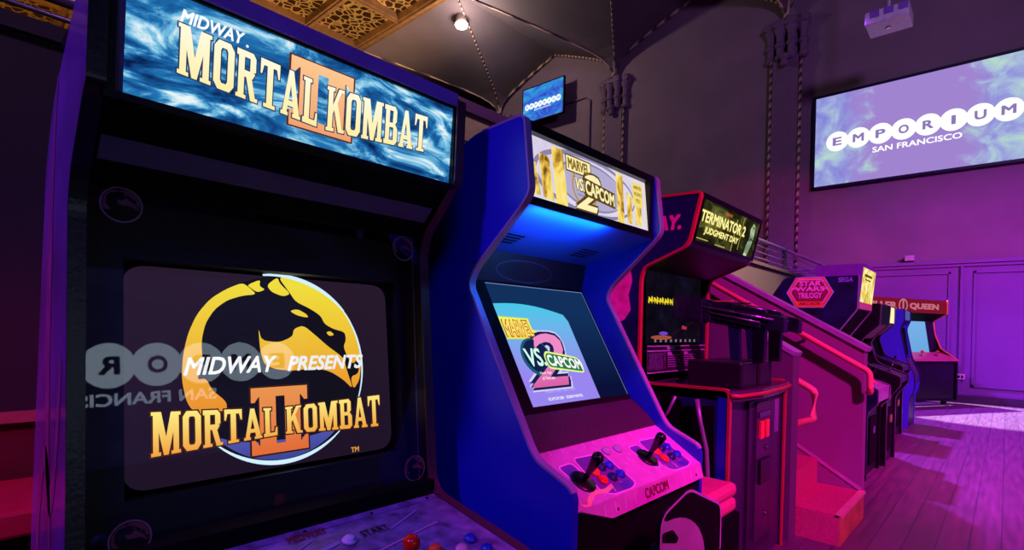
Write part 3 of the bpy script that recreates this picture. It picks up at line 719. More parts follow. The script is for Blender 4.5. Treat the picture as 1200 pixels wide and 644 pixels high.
for q_ in ([(.016,.012),(.066,.012),(.052,.098),(.016,.098)], [(.078,.010),(.124,.006),(.110,.128),(.066,.128)], [(.134,.0),(.186,.0),(.174,.162),(.122,.162)],
                 [(.448,.0),(.488,.002),(.494,.160),(.452,.164)], [(.508,.010),(.540,.010),(.542,.106),(.512,.112)]):
    flat('art', fm, [q_], YEL, mq, .0012)
flat('art', fm, [[(.560,.01),(.602,.012),(.604,.074),(.562,.076)]], YEL, mq, .0012)
flat('art', fm, [rect(.552, .076, .616, .156), rect(.017, .150, .045, .160), rect(.632, .006, .637, .168)], YELF, mq, .0012)
DKB = glow('sign_brown', '#5a4416', 1.0)
for k, s_ in enumerate(('ANIMATED', 'VIOLENCE', 'MILD')): write(s_, fm, .558 if k < 2 else .570, .134-.022*k, .610 if k < 2 else .598, .146-.022*k, DKB, mq, .0018, bold=.01)
flat('art', fm, [rect(.184, .108, .310, .158)], DKB, mq, .0018); flat('art', fm, [rect(.188, .112, .306, .154)], glow('sign_cream', '#fff2b0', 1), mq, .0021)
write('MARVEL', fm, .194, .117, .300, .149, glow('sign_ochre', '#8a6a1c', 1), mq, .0024, bold=.045)
flat('art', fm, outline(ell(.275, .075, .062, .056, 36), .007), glow('sign_goldline', '#b8902c', 1), mq, .0018)
VSL = dict(h=.0026)
write('2', fm, .218, .003, .362, .128, DKB, mq, .0022, bold=.05, shear=.35); write('2', fm, .224, .008, .356, .122, glow('sign_cream2', '#fff0b8', 1), mq, .0026, bold=.01, shear=.35)
write('VS.', fm, .222, .058, .270, .100, DKB, mq, .0030, bold=.07, shear=.1); write('VS.', fm, .224, .061, .268, .098, glow('sign_cream', '#fff2b0', 1), mq, .0034, bold=.03, shear=.1)
flat('art', fm, [[(.268,.052),(.434,.040),(.436,.090),(.270,.106)]], DKB, mq, .0030)
write('CAPCOM', fm, .274, .058, .430, .101, glow('sign_cream', '#fff2b0', 1), mq, .0034, bold=.035, y0b=.046, y1b=.085)
write('New Age of Heroes', fm, .232, .042, .270, .054, DKB, mq, .0030)
# lit blue board under the sign with speaker slots
mb = MB(); mb.prism([(.905,1.513),(1.185,1.434),(1.185,1.46),(.95,1.52)], 1.02, 1.687); sp = mb.build('speaker_panel', paint('blue_board', '#1c54d8', .5, var=.05), t)
un = Vector((0, -.079, -.28)).normalized()
for xa in (1.105, 1.50):
    mb = MB()
    for k in range(4):
        s0 = .56+.06*k; P = lambda x, s: (x, .905+.28*s, 1.513-.079*s)
        mb.face([Vector(P(xa, s0))+un*.001, Vector(P(xa+.10, s0))+un*.001, Vector(P(xa+.10, s0+.026))+un*.001, Vector(P(xa, s0+.026))+un*.001])
    mb.build('speaker_slot', BLACKM, sp)
# dark art board above the monitor, monitor glass and picture
mb = MB(); mb.prism([(1.178,1.437),(1.198,1.333),(1.22,1.333),(1.22,1.437)], 1.02, 1.687); ab = mb.build('art_board', paint('dark_print', '#141020', .5, var=.4, scale=10), t)
fs = Fr((1.02, .945, .90), (1, 0, 0), (0, .215, .37))
fs.n = fs.u.cross(fs.v)
bz = MB(); 
for p in ring_quads(rect(0, -.01, .667, .52), rect(.145, .08, .66, .498)): bz.face([fs(a, b, .004) for a, b in p])
bz.build('screen_bezel', BLACKM, t)
MB().prism([(.945-.02,.90),(1.205,1.345),(1.23,1.33),(.97,.885)], 1.02, 1.022).build('bezel_side', BLACKM, t)
fab = Fr((1.02, 1.198, 1.333), (1, 0, 0), (0, -.020, .104))
flat('art', fab, outline(ell(.075, .055, .045, .032, 28), .006), paint('dark_ring', '#4a4258', .5), ab, .001)
flat('art', fab, outline(ell(.33, .05, .14, .035, 28), .004), paint('dark_ring', '#4a4258', .5), ab, .001)
DBLUE = glow('tube_deep_blue', '#0a1038', 1.0, '#12305c', 2, 1.0, 1.25)
scr = flat('screen', fs, [rect(.145, .079, .66, .498)], DBLUE, t, .001)
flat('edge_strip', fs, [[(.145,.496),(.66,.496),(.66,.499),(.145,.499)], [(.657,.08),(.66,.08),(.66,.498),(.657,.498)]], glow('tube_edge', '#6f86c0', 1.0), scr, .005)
SKY = glow('game_blue', '#9a86f0', 1.0, '#48c8e8', 2, 1.05, 1.27)
d0 = rounded([(.150,.080),(.492,.080),(.497,.395),(.143,.430)], [.002,.01,.06,.004], 6, True)
top = [(.143+.354*i/12, .418+.020*math.sin(PI*.5+PI*.5*i/12)-.03*(i/12)**2) for i in range(13)]
flat('picture', fs, [[(.148,.081),(.490,.081)] + [(.497,.37)] + [(.143+.340*(1-i/10), .424+.010*math.sin(PI*(1-i/10))-.028*(1-i/10)**2) for i in range(11)]], SKY, scr, .002)
YB_ = glow('game_gold', '#f0b83c', 1.1, '#ffe860', 2, 1.14, 1.20)
GRN = glow('game_limeline', '#c8f060', 1.0); NVY = glow('game_navy', '#14204a', 1.0); PNK = glow('game_pink', '#d860a8', 1.0, '#f08ac8', 2, 1.02, 1.12); LIME = glow('game_lime', '#d8f088', 1.1)
flat('art', fs, [[(.150,.300),(.300,.300),(.306,.330),(.284,.336),(.284,.376),(.145,.380)]], GRN, scr, .0024)
flat('art', fs, [[(.152,.304),(.297,.304),(.300,.328),(.280,.332),(.280,.371),(.149,.375)]], YB_, scr, .0027)
write('MARVEL', fs, .152, .307, .284, .369, glow('game_redbrown', '#a8501c', 1), scr, .003, bold=.06)
write('MARVEL', fs, .156, .311, .280, .365, glow('game_cream', '#ffe070', 1.1), scr, .0033, bold=.008)
flat('art', fs, [ell(.252, .238, .070, .066, 32)], glow('game_teal', '#1c5a78', 1), scr, .00335); flat('art', fs, [ell(.256, .240, .061, .058, 32)], NVY, scr, .0034)
for m_, bo, h_ in ((glow('game_lilacline', '#d8d0ff', 1), .075, .0026), (NVY, .05, .0029), (PNK, .012, .0032)):
    write('2', fs, .182-bo*.22, .140-bo*.2, .400+bo*.22, .318+bo*.2, m_, scr, h_, bold=bo, shear=.35)
write('VS.', fs, .200, .206, .286, .268, glow('game_mint', '#c8ffe8', 1.1), scr, .0036, bold=.02, shear=.05)
flat('art', fs, [rounded([(.288,.196),(.462,.172),(.470,.212),(.450,.232),(.300,.258),(.284,.24)], .012, 3, True)], LIME, scr, .0036)
flat('art', fs, [rounded([(.293,.202),(.458,.178),(.464,.210),(.447,.226),(.303,.251),(.289,.236)], .010, 3, True)], glow('game_green', '#2a7a4a', 1), scr, .0038)
write('CAPCOM', fs, .296, .206, .462, .246, WHITE, scr, .0041, bold=.03, y0b=.184, y1b=.222)
write('New Age', fs, .236, .176, .290, .188, WHITE, scr, .0036); write('of Heroes', fs, .236, .160, .296, .172, WHITE, scr, .0036)
write('PRESS START BUTTON', fs, .225, .118, .372, .128, glow('game_lilac2', '#c8c0ff', 1), scr, .0036)
write('©CAPCOM 2000', fs, .225, .093, .30, .103, WHITE, scr, .0036, bold=.01); write('©2000 MARVEL', fs, .312, .093, .40, .103, WHITE, scr, .0036, bold=.01)
# perforated board between monitor and controls
PERF = paint('speckled_grille', '#1c1820', .7, var=.7, scale=120)
mb = MB(); mb.prism([(.872,.878),(.90,.905),(.955,.948),(.968,.955),(.975,.945),(.90,.86)], 1.02, 1.687); mb.build('grille', PERF, t)
# control panel
fp = Fr((1.02, .737, .79), (1, 0, 0), (0, .849, .527))
METAL = paint('diamond_plate_print', '#b47cae', .38, .0, var=.12, scale=40)
mb = MB(); mb.prism([(.716,.777),(.885,.882),(.90,.86),(.75,.72),(.716,.73)], 1.02, 1.687)
cp = mb.build('control_panel', METAL, t)
mb = MB(); mb.face([(1.02,.7155,.778),(1.687,.7155,.778),(1.687,.703,.734),(1.15,.703,.734)]); mb.face([(1.15,.703,.734),(1.687,.703,.734),(1.687,.72,.73),(1.15,.72,.73)])
mb.build('front_lip', METAL, cp)
mb = MB(); mb.face([(1.02,.7145,.776),(1.15,.7025,.733),(1.02,.72,.60)]); mb.box(1.02, 1.687, .722, .76, .60, .735); mb.build('panel_box', BLACKM, t)
DASH = paint('plate_tread', '#d0b8dc', .3); mb = MB()
for row, b in ((0, .145), (1, -.012)):
    for k in range(13):
        a = .03+.05*k
        if row and (a > .24 and a < .38): continue
        for (dx, dy, ex, ey) in ((0, 0, .004, .014), (.004, .014, .0, .024)): mb.face([fp(a+dx-.0016, b+dy, .0008), fp(a+dx+.0016, b+dy, .0008), fp(a+ex+.0016, b+ey, .0008), fp(a+ex-.0016, b+ey, .0008)])
for k in range(8): 
    a = .285+.013*k; mb.face([fp(a, .02+.008*k, .0008), fp(a+.003, .02+.008*k, .0008), fp(a+.007, .036+.008*k, .0008), fp(a+.004, .036+.008*k, .0008)]) if k % 2 else None
fl = Fr((1.02, .7155, .778), (1, 0, 0), (0, .0125, .044))
for k in range(12):
    a = .10+.048*k; mb.face([fl(a, -.036, .001), fl(a+.0035, -.036, .001), fl(a+.0055, -.010, .001), fl(a+.002, -.010, .001)])
mb.build('tread_print', DASH, cp)
PO = paint('outline_pinkwhite', '#f0c0ee', .3); PV = paint('field_violet', '#5a3a8c', .4)
shapes = []
for ox in (0, .340):
    s1 = rounded([(.062+ox,.106),(.122+ox,.108),(.128+ox,.030),(.112+ox,.006),(.078+ox,.022)], .015, 4, True)
    s2 = rounded([(.142+ox,.119),(.272+ox,.112),(.284+ox,-.010),(.250+ox,-.020),(.165+ox,-.018),(.130+ox,.0),(.134+ox,.05)], .014, 4, True)
    flat('art', fp, [s1], PV, cp, .0006); flat('art', fp, [s2], PV, cp, .0006); flat('art', fp, outline(s1, .004) + outline(s2, .004), PO, cp, .0010)
    flat('art', fp, [rect(.215+ox, -.014, .262+ox, .006)], paint('tag_blue', '#3a3fa0', .4), cp, .0009)
flat('art', fp, [rect(.08, .06, .10, .09), rect(.42, .06, .44, .09)], paint('tag_blue', '#3a3fa0', .4), cp, .0009)
flat('art', fp, [[(.022,-.010),(.045,-.018),(.06,-.004),(.10,.012),(.15,.006),(.19,.014),(.186,.002),(.15,-.006),(.10,.0),(.07,-.014),(.05,-.024),(.03,-.02)]], paint('reflection_cream', '#f4d890', .35), cp, .0012)  # cream swirl: a light reflection painted onto the panel
write('CAPCOM', fl, .298, -.036, .432, -.008, paint('print_darkred', '#7a1030', .4), cp, .0016, bold=.03)
joystick(cp, fp, .101, .045, BALLB, 'bat', hgt=.092, base=.036); joystick(cp, fp, .440, .052, BALLB, 'bat', hgt=.092, base=.036)
for a, b, m in ((.170,.060,'orange'),(.211,.068,'navy'),(.248,.066,'blue'),(.171,.030,'red'),(.216,.029,'navy'),(.257,.030,'blue')):
    button(cp, fp, a, b, PB[m]); button(cp, fp, a+.340, b, PB['orange' if m == 'red' else m])
for a, b in ((.295,.113),(.351,.110)): button(cp, fp, a, b, PB['pale'], .0155)
for f_, a, b in ((fp,.03,.165),(fp,.24,.168),(fp,.45,.168),(fp,.64,.165),(fl,.16,-.03),(fl,.62,-.03)): mb = MB(); bolt(mb, f_, a, b); mb.build('bolt', BLKPL, cp)
fpn = MB().box(1.02, 1.687, .80, .82, .03, .72).build('front_panel', paint('front_violet', '#2a1c66', .45), t)
cd = MB().box(1.22, 1.50, .785, .80, .12, .58).build('coin_door', BLACKM, t)
for x in (1.29, 1.40): MB().box(x, x+.045, .776, .786, .42, .52).build('coin_slot', PB['red'], cd)
MB().box(1.02, 1.687, 1.50, 1.52, .03, 1.40).build('back_panel', BLACKM, t)

# ---------------------------------------------------------------- gun machine with red edging
t = thing('arcade_cabinet', 'tall dark blue gun arcade machine with red edging and yellow-lettered lit sign', 'arcade machine', (2.875, 1.4, 0))
NAVYS = paint('midnight_laminate', '#141a4c', .4, var=.15, scale=6)
REDT = paint('tmold_red', '#b03a3c', .35, var=.05)
L0, R0 = 2.45, 3.30
prof = rounded([(1.067,1.855),(1.12,1.632),(1.143,1.6),(1.355,1.517),(1.374,1.464),(1.374,.968),(1.324,.932),(.928,.936),(.914,.918),(.917,0),(1.9,0),(1.9,1.7),(1.75,1.868)],
               [.02,.02,.02,.03,.03,.02,.02,.015,.015,0,0,.05,.05], 4, True)
for x0 in (L0, R0-.02):
    sd = MB().prism(prof, x0, x0+.02).build('side_panel', NAVYS, t)
    MB().ribbon([(1.75,1.868), (1.3, 1.861)] + prof[:51], x0-.003, x0+.023, .012).build('edge_trim', REDT, sd)
    if x0 == L0:
        fsd = Fr((L0, 1.30, 1.2), (0, -1, 0), (0, 0, 1))
        write('MIDWAY.', fsd, -.23, .488, .138, .562, paint('print_hotpink', '#e05a98', .4), sd, .001, bold=.05, shear=.2)
        flat('art', fsd, [[(-.16,.31),(-.13,.30),(-.12,.25),(-.14,.18),(-.125,.10),(-.16,.05),(-.22,.02),(-.30,.10),(-.30,.25),(-.24,.32)]], paint('print_pinkpatch', '#ff4a98', .5, var=.35, scale=22), sd, .001)
        flat('art', fsd, [[(.02,-.30),(.14,-.30),(.17,-.36),(.32,-.34),(.33,-.78),(.36,-1.1),(-.25,-1.1),(-.25,-.55),(-.05,-.45)]], BLACKM, sd, .001)
        flat('art', fsd, [rect(.335, -.78, .375, -.30)], BLUE, sd, .0015)
fm = Fr((L0+.02, 1.115, 1.637), (1, 0, 0), (0, -.046, .205))
mb = MB(); mb.prism([(1.066,1.857),(1.115,1.634),(1.135,1.60),(1.37,1.51),(1.40,1.53),(1.40,1.857)], L0+.02, R0-.02); mq = mb.build('marquee', BLACK, t)
mb = MB()
for q in ring_quads(rect(0, -.018, .81, .222), rect(.012, .0, .798, .198)): mb.face([fm(a, b, .012) for a, b in q])
for a, b in (((.012,0),(.798,0)), ((.798,0),(.798,.198)), ((.798,.198),(.012,.198)), ((.012,.198),(.012,0))): mb.face([fm(*a,.012), fm(*b,.012), fm(*b,0), fm(*a,0)])
mb.build('frame', BLKPL, mq)
flat('picture', fm, [rect(.012, 0, .798, .198)], glow_noise('sign_olive', [(.3, '#0e0c08'), (.5, '#2a2a14'), (.62, '#5a5a2c'), (.75, '#8a8a4a')], (1, 1, 1.6), 5, 5, 1, 1), mq, .004)
YL = glow('sign_bright_yellow', '#fff6a0', 1.15); YD = glow('sign_amber', '#8a7410', 1)
write('TERMINATOR 2', fm, .016, .092, .606, .154, YD, mq, .006, bold=.07); write('TERMINATOR 2', fm, .020, .096, .602, .150, YL, mq, .0075, bold=.02)
write('JUDGMENT DAY', fm, .086, .034, .536, .082, YD, mq, .006, bold=.07); write('JUDGMENT DAY', fm, .090, .038, .532, .078, YL, mq, .0075, bold=.02)
write('MIDWAY', fm, .30, .166, .39, .182, glow('sign_rust', '#c06030', 1), mq, .006, bold=.04)
flat('art', fm, [[(.655,.0),(.70,.0),(.735,.06),(.75,.12),(.735,.175),(.70,.185),(.675,.15),(.69,.10),(.66,.06)]], glow_noise('sign_pale_green', [(.35, '#3c4a30'), (.5, '#9ab090'), (.65, '#e8f0c8')], (1, 1, 1), 16, 4, 1, 1), mq, .006)
flat('art', fm, [rect(.02, .012, .16, .017), rect(.25, .006, .38, .011), rect(.46, .0, .468, .17), rect(.55, .02, .556, .19)], glow('sign_khaki', '#b8b058', 1), mq, .006)
# screen behind dark glass, with an instruction card
fs = Fr((L0+.02, 1.36, .97), (1, 0, 0), (0, .012, .56))
mb = MB().box(L0+.02, R0-.02, 1.40, 1.42, .94, 1.56); mb.build('screen_surround', BLACKM, t)
scr = flat('screen', fs, [rect(.03, .16, .70, .54)], glow_noise('dark_game', [(.35, '#07060c'), (.6, '#100c1c'), (.8, '#1c1434')], (1, 1, 1), 6, 4, 1, 1.0, gloss=.03), t, .0)
zz = []
for k in range(11):
    a = .05+.03*k; zz += [[(a, .372+.012*(k % 3)), (a+.012, .366), (a+.022, .398), (a+.008, .402+.006*(k % 2))], [(a+.010, .396), (a+.030, .392-.01*(k % 2)), (a+.032, .376), (a+.016, .382)]]
flat('picture', fs, zz, glow('neon_reflection_yellow', '#f0d828', 1), scr, .002)  # yellow marks: mirrored reflection of a neon sign, painted on the screen
flat('picture', fs, [ell(.20, .19, .12, .012, 20)], glow('game_salmon', '#a8503c', .9), scr, .002); flat('picture', fs, [ell(.22, .212, .05, .010, 20)], glow('game_violet', '#7040d0', 1), scr, .003)
flat('picture', fs, [[(.44,.24),(.50,.235),(.51,.25),(.45,.26)]], glow('game_pinkred', '#c03058', .8), scr, .002)
flat('picture', fs, [ell(.60, .31, .028, .024, 20)], glow('game_greyblob', '#a090a0', .6), scr, .002)
flat('picture', fs, [rect(.12+.06*k, .165, .14+.06*k, .18) for k in range(9)], glow('game_greyblob', '#a090a0', .6), scr, .002)
cd = flat('instruction_card', fs, [rect(.02, .0, .74, .15)], paint('card_black', '#16141c', .5), t, .012)
CW = paint('card_print', '#a8a4b4', .5)
flat('border', fs, outline(rect(.025, .006, .735, .144), .006) + [rect(.025, .116, .735, .122), rect(.215, .02, .219, .116)], CW, cd, .013)
flat('print', fs, [rect(.04, .02, .20, .108)], paint('card_grey', '#4a4656', .5, var=.9, scale=60), cd, .0128)
flat('print', fs, [rect(x0, .03+.0125*k, x0+.15-.03*(k % 3 == 1), .034+.0125*k) for x0 in (.25, .45) for k in range(6)] + [rect(.25, .098, .30, .110), rect(.45, .098, .50, .110), rect(.24, .126, .33, .139)], CW, cd, .013)
# deck with the two mounted guns
dp = [(L0, .914), (L0+.03, .885), (2.72, .852), (3.0, .862), (3.27, .89), (R0, .92), (R0, 1.36), (L0, 1.36)]
dk = MB().prism(dp, .885, .932, axis=2).build('deck', [paint('deck_plum', '#4a2a48', .22, var=.2)], t)
mb = MB()
mb.tube([(x, y-.004, .910) for x, y in dp[:6]], .010, 8)
mb.build('edge_trim', REDT, dk)
GUNM = paint('gun_black', '#0d0c12', .3, .2); GUNB = paint('gun_teal_black', '#183848', .3, .2)
for gi, gx in enumerate((2.70, 2.94)):
    pts = rounded([(gx-.13,.90),(gx+.07,.90),(gx+.11,.94),(gx+.11,1.17),(gx-.13,1.17)], [.01,.02,.02,.01,.01], 2, True)
    MB().prism(pts, .932, 1.055, axis=2).build('gun_mount', paint('mount_plum_black', '#1c1020', .35), t, bevel=.012)
    g = None
    y0, y1 = 1.20, .76
    sl = lambda y: 1.235+(y-.76)*.19
    mb = MB()
    def seg(ya, yb, dz0, dz1, hw, mi=0):
        za, zb = sl(ya), sl(yb)
        P = [(gx-hw,ya,za+dz0),(gx+hw,ya,za+dz0),(gx+hw,ya,za+dz1),(gx-hw,ya,za+dz1),(gx-hw,yb,zb+dz0),(gx+hw,yb,zb+dz0),(gx+hw,yb,zb+dz1),(gx-hw,yb,zb+dz1)]
        V = [mb.v(p) for p in P]
        for q in ((0,1,2,3),(7,6,5,4),(0,4,5,1),(1,5,6,2),(2,6,7,3),(3,7,4,0)): mb.bm.faces.new([V[i] for i in q]).material_index = mi
    seg(1.20, .86, -.035, .034, .030)          # receiver
    seg(1.30, 1.14, -.070, .052, .040)         # muzzle shroud
    seg(1.14, 1.10, -.050, .042, .035)
    seg(1.13, 1.00, .034, .058, .016)          # sight rail
    seg(.99, .84, .034, .052, .022)
    seg(.90, .79, -.020, .030, .026)           # stock
    seg(.83, .755, -.034, .040, .032)          # butt
    seg(1.08, .92, -.055, -.035, .022)
    mb.build('gun', [paint('gun_body', '#161e28', .35, .1, var=.6, scale=20)], t, bevel=.005)
    gg = t.children[-1] if False else None
    ob = [c for c in t.children if c.name.startswith('gun') and 'mount' not in c.name][-1]
    mb = MB(); mb.prism([(1.02,sl(1.02)-.02),(.965,sl(.96)-.02),(.955,1.06),(1.00,1.06)], gx-.017, gx+.017); mb.build('grip', GUNB, ob)
    mb = MB(); mb.prism([(.90,sl(.90)-.02),(.84,sl(.84)-.02),(.845,1.055),(.895,1.055)], gx-.02, gx+.02); mb.build('magazine', GUNM, ob)
    mb = MB(); mb.tube([(gx-.033, 1.15, sl(1.15)+.018), (gx-.033, .80, sl(.80)+.018)], .006, 6).tube([(gx-.033, 1.12, sl(1.12)-.006), (gx-.033, .86, sl(.86)-.006)], .005, 6).tube([(gx-.022, 1.0, sl(1.0)+.058), (gx-.022, .84, sl(.84)+.056)], .005, 6); mb.build('barrel_rod', paint('gun_steel', '#8a8498', .22, .8), ob)
    mb = MB(); mb.box(gx-.015, gx+.015, 1.00, 1.10, sl(1.05)+.059, sl(1.05)+.066); mb.build('sight', paint('sight_brass', '#b8a830', .4) if gi == 0 else CHROME, ob)
    mb = MB(); mb.tube([(gx, .975, sl(.97)-.03), (gx, .93, sl(.93)-.06), (gx, .915, sl(.92)-.03)], .004, 6); mb.build('trigger_guard', GUNM, ob)
# front with coin door
MB().box(L0+.02, R0-.02, .93, .95, .02, .886).build('front_panel', paint('front_plum', '#3a1c48', .35), t)
cd = MB().box(2.72, 3.10, .915, .93, .10, .86).build('coin_door', paint('door_plum', '#2c1438', .32), t)
MB().box(2.80, 2.99, .905, .916, .16, .85).build('coin_plate', paint('plate_plum', '#3c1c44', .3), cd)
for x in (2.84, 2.92): MB().box(x, x+.05, .896, .906, .665, .755).build('coin_button', paint('coin_red', '#ff4838', .3), cd)
MB().box(2.82, 2.98, .897, .906, .775, .80).build('coin_slot', CHROME, cd)
MB().box(2.83, 2.98, .890, .906, .44, .56).build('coin_return', BLKPL, cd)
for z in (.61, .27): MB().lathe((2.95, .905, z), (0, -1, 0), [(.014, 0), (.014, .008), (0, .010)], 12).build('lock', CHROME, cd)
MB().box(3.13, 3.20, .920, .931, .66, .84).build('metal_plate', paint('plate_lilac', '#7a6490', .4), t)
mb = MB().tube([(L0-.03, 1.05, .885), (L0-.035, 1.03, .78), (L0-.03, 1.0, .66), (L0-.04, .985, .52), (L0-.03, .975, .42)], .012, 8); mb.build('gun_cable', paint('cable_grey', '#8a7c90', .35, .4), t)
mb = MB().tube([(L0-.02, 1.16, .885), (L0-.02, 1.20, .80), (L0-.02, 1.25, .74)], .008, 8); mb.build('gun_cable', paint('cable_grey', '#8a7c90', .35, .4), t)
MB().box(L0+.02, R0-.02, 1.86, 1.88, .03, 1.7).build('back_panel', BLACKM, t)
world()

# ---------------------------------------------------------------- stools in front of the row
t = thing('bar_stool', 'bar stool with a pale backrest and slot handle, in front of the blue machine', 'stool', (1.40, .55, 0))
fo = Fr((1.195, .60, 0), (1, 0, 0), (0, 0, 1))
sh = rounded([(0, .56), (0, .752), (.155, .788), (.37, .70), (.37, .56)], [.02, .04, .03, .03, .02], 4, True)
def slabo(fr, out, h0, h1):
    mb = MB(); A_ = [mb.v(fr(a, b, h0)) for a, b in out]; B_ = [mb.v(fr(a, b, h1)) for a, b in out]
    mb.bm.faces.new(A_); mb.bm.faces.new(B_[::-1])
    for i in range(len(out)): mb.bm.faces.new((A_[i], B_[i], B_[(i+1) % len(out)], A_[(i+1) % len(out)]))
    return mb
bd = slabo(fo, sh, 0, -.012).build('backrest', BLACKM, t)
flat('piping', fo, outline(sh, .007), paint('piping_mauve', '#a08cb0', .4), bd, .002)
disc = [(.006, .565), (.262, .565)] + [(.03+.232*math.cos(k*PI/2/10), .58+.155*math.sin(k*PI/2/10)) for k in range(11)] + [(.006, .745)]
flat('back_plate', fo, [disc], paint('disc_pale', '#8a8090', .5), bd, .0015)
flat('handle_slot', fo, [rounded([(.008,.712),(.008,.690),(.085,.668),(.095,.678),(.06,.708)], .006, 3, True)], BLACKM, bd, .003)
slabo(Fr((1.21, .33, .54), (1, 0, 0), (0, 1, 0)), rounded(rect(0, 0, .34, .27), .05, 4, True), 0, .045).build('seat', BLACKM, t, bevel=.008)
for lx in (1.23, 1.53):
    for ly in (.35, .58): MB().tube([(lx, ly, .545), (lx+(lx-1.38)*.25, ly+(ly-.465)*.25, 0)], .013, 8).build('leg', CHROME, t)
MB().tube([(1.215, .335, .2), (1.545, .335, .2), (1.545, .595, .2), (1.215, .595, .2), (1.215, .335, .2)], .009, 6).build('footrest', CHROME, t)
t = thing('stool', 'low dark stool with a pink cushion beside the gun machine', 'stool', (2.20, .95, 0))
MB().box(2.05, 2.36, .82, 1.10, .02, .44).build('body', BLACKM, t, bevel=.01)
for z0, z1 in ((.44, .50), (.503, .56)): MB().box(2.06, 2.35, .83, 1.09, z0, z1).build('cushion', paint('cushion_pink', '#d04a78', .6), t, bevel=.02)
for lx in (2.08, 2.33):
    for ly in (.85, 1.07): MB().lathe((lx, ly, 0), (0, 0, 1), [(.015, 0), (.015, .025)], 8).build('foot', BLKPL, t)
world()

# ---------------------------------------------------------------- simple upright machines further down the row
def sprof(f, front, top, mq_h, deck_y, deck_z, lean=.2, depth=.75, mout=.0, base=None):
    """side outline of an upright machine: f front line, sizes in metres"""
    base = front if base is None else base
    return rounded([(front-mout, top), (front-mout+.01, top-mq_h), (front+.13, top-mq_h-.12), (front+.16, top-mq_h-.18), (deck_y+.26, deck_z+.10), (deck_y, deck_z), (deck_y, deck_z-.08), (base, deck_z-.22), (base, 0), (front+depth, 0), (front+depth, top-.25), (front+depth-.25, top)],
                   [.02,.02,.03,.05,.05,.02,.02,.03,0,0,.05,.05], 4, True)
def upright(t, x0, x1, prof, side, edge, mqm, front, top, mq_h, scrm, deck_y, deck_z, base, deckm, depth=.75, trim_n=41, spk=None):
    for x in (x0, x1-.02):
        sd = MB().prism(prof, x, x+.02).build('side_panel', side, t)
        MB().ribbon(prof[:trim_n], x-.002, x+.022, .008).build('edge_trim', edge, sd)
    mq = MB().box(x0+.02, x1-.02, front+.012, front+.2, top-mq_h, top-.005).build('marquee', BLACK, t)
    fm = Fr((x0+.02, front+.011, top-mq_h), (1, 0, 0), (0, 0, 1)); W = x1-x0-.04
    flat('picture', fm, [rect(.0, .015, W, mq_h-.015)], mqm, mq, .001)
    mb = MB(); mb.prism([(front+.02, top-mq_h), (front+.15, top-mq_h-.13), (front+.2, top-mq_h-.13), (front+.2, top-mq_h)], x0+.02, x1-.02); mb.build('speaker_panel', spk or BLACKM, t)
    za, zb = top-mq_h-.17, deck_z+.10; ya, yb = front+.20, deck_y+.30
    fs = Fr((x0+.02, yb, zb), (1, 0, 0), (0, ya-yb, za-zb)); H = math.hypot(ya-yb, za-zb)
    MB().prism([(yb+.002, zb), (ya+.002, za), (ya+.03, za), (yb+.03, zb)], x0+.02, x1-.02).build('screen_bezel', BLACKM, t)
    flat('screen', fs, [rect(.06, .03, W-.06, H-.03)], scrm, t, .003)
    mb = MB(); mb.prism([(deck_y+.005, deck_z-.06), (deck_y+.005, deck_z-.006), (deck_y+.26, deck_z+.092), (deck_y+.30, deck_z+.10), (deck_y+.30, deck_z-.08)], x0+.02, x1-.02)
    cp = mb.build('control_panel', deckm, t)
    fp = Fr((x0+.02, deck_y+.005, deck_z-.006), (1, 0, 0), (0, .255, .098))
    joystick(cp, fp, W*.3, .12, BALLB, hgt=.05)
    for a, b in ((W*.55, .12), (W*.65, .13), (W*.75, .13)): button(cp, fp, a, b, PB['navy'])
    MB().box(x0+.02, x1-.02, base+.02, base+.04, .02, deck_z-.06).build('front_panel', BLACK, t)
    cd = MB().box((x0+x1)/2-.13, (x0+x1)/2+.13, base+.006, base+.02, .12, .52).build('coin_door', BLACKM, t)
    MB().box((x0+x1)/2-.05, (x0+x1)/2+.05, base-.004, base+.008, .38, .45).build('coin_slot', paint('brass', '#c8b050', .3, .8), cd)
    MB().box(x0+.02, x1-.02, front+depth-.04, front+depth-.02, .02, top-.3).build('back_panel', BLACKM, t)
    return mq

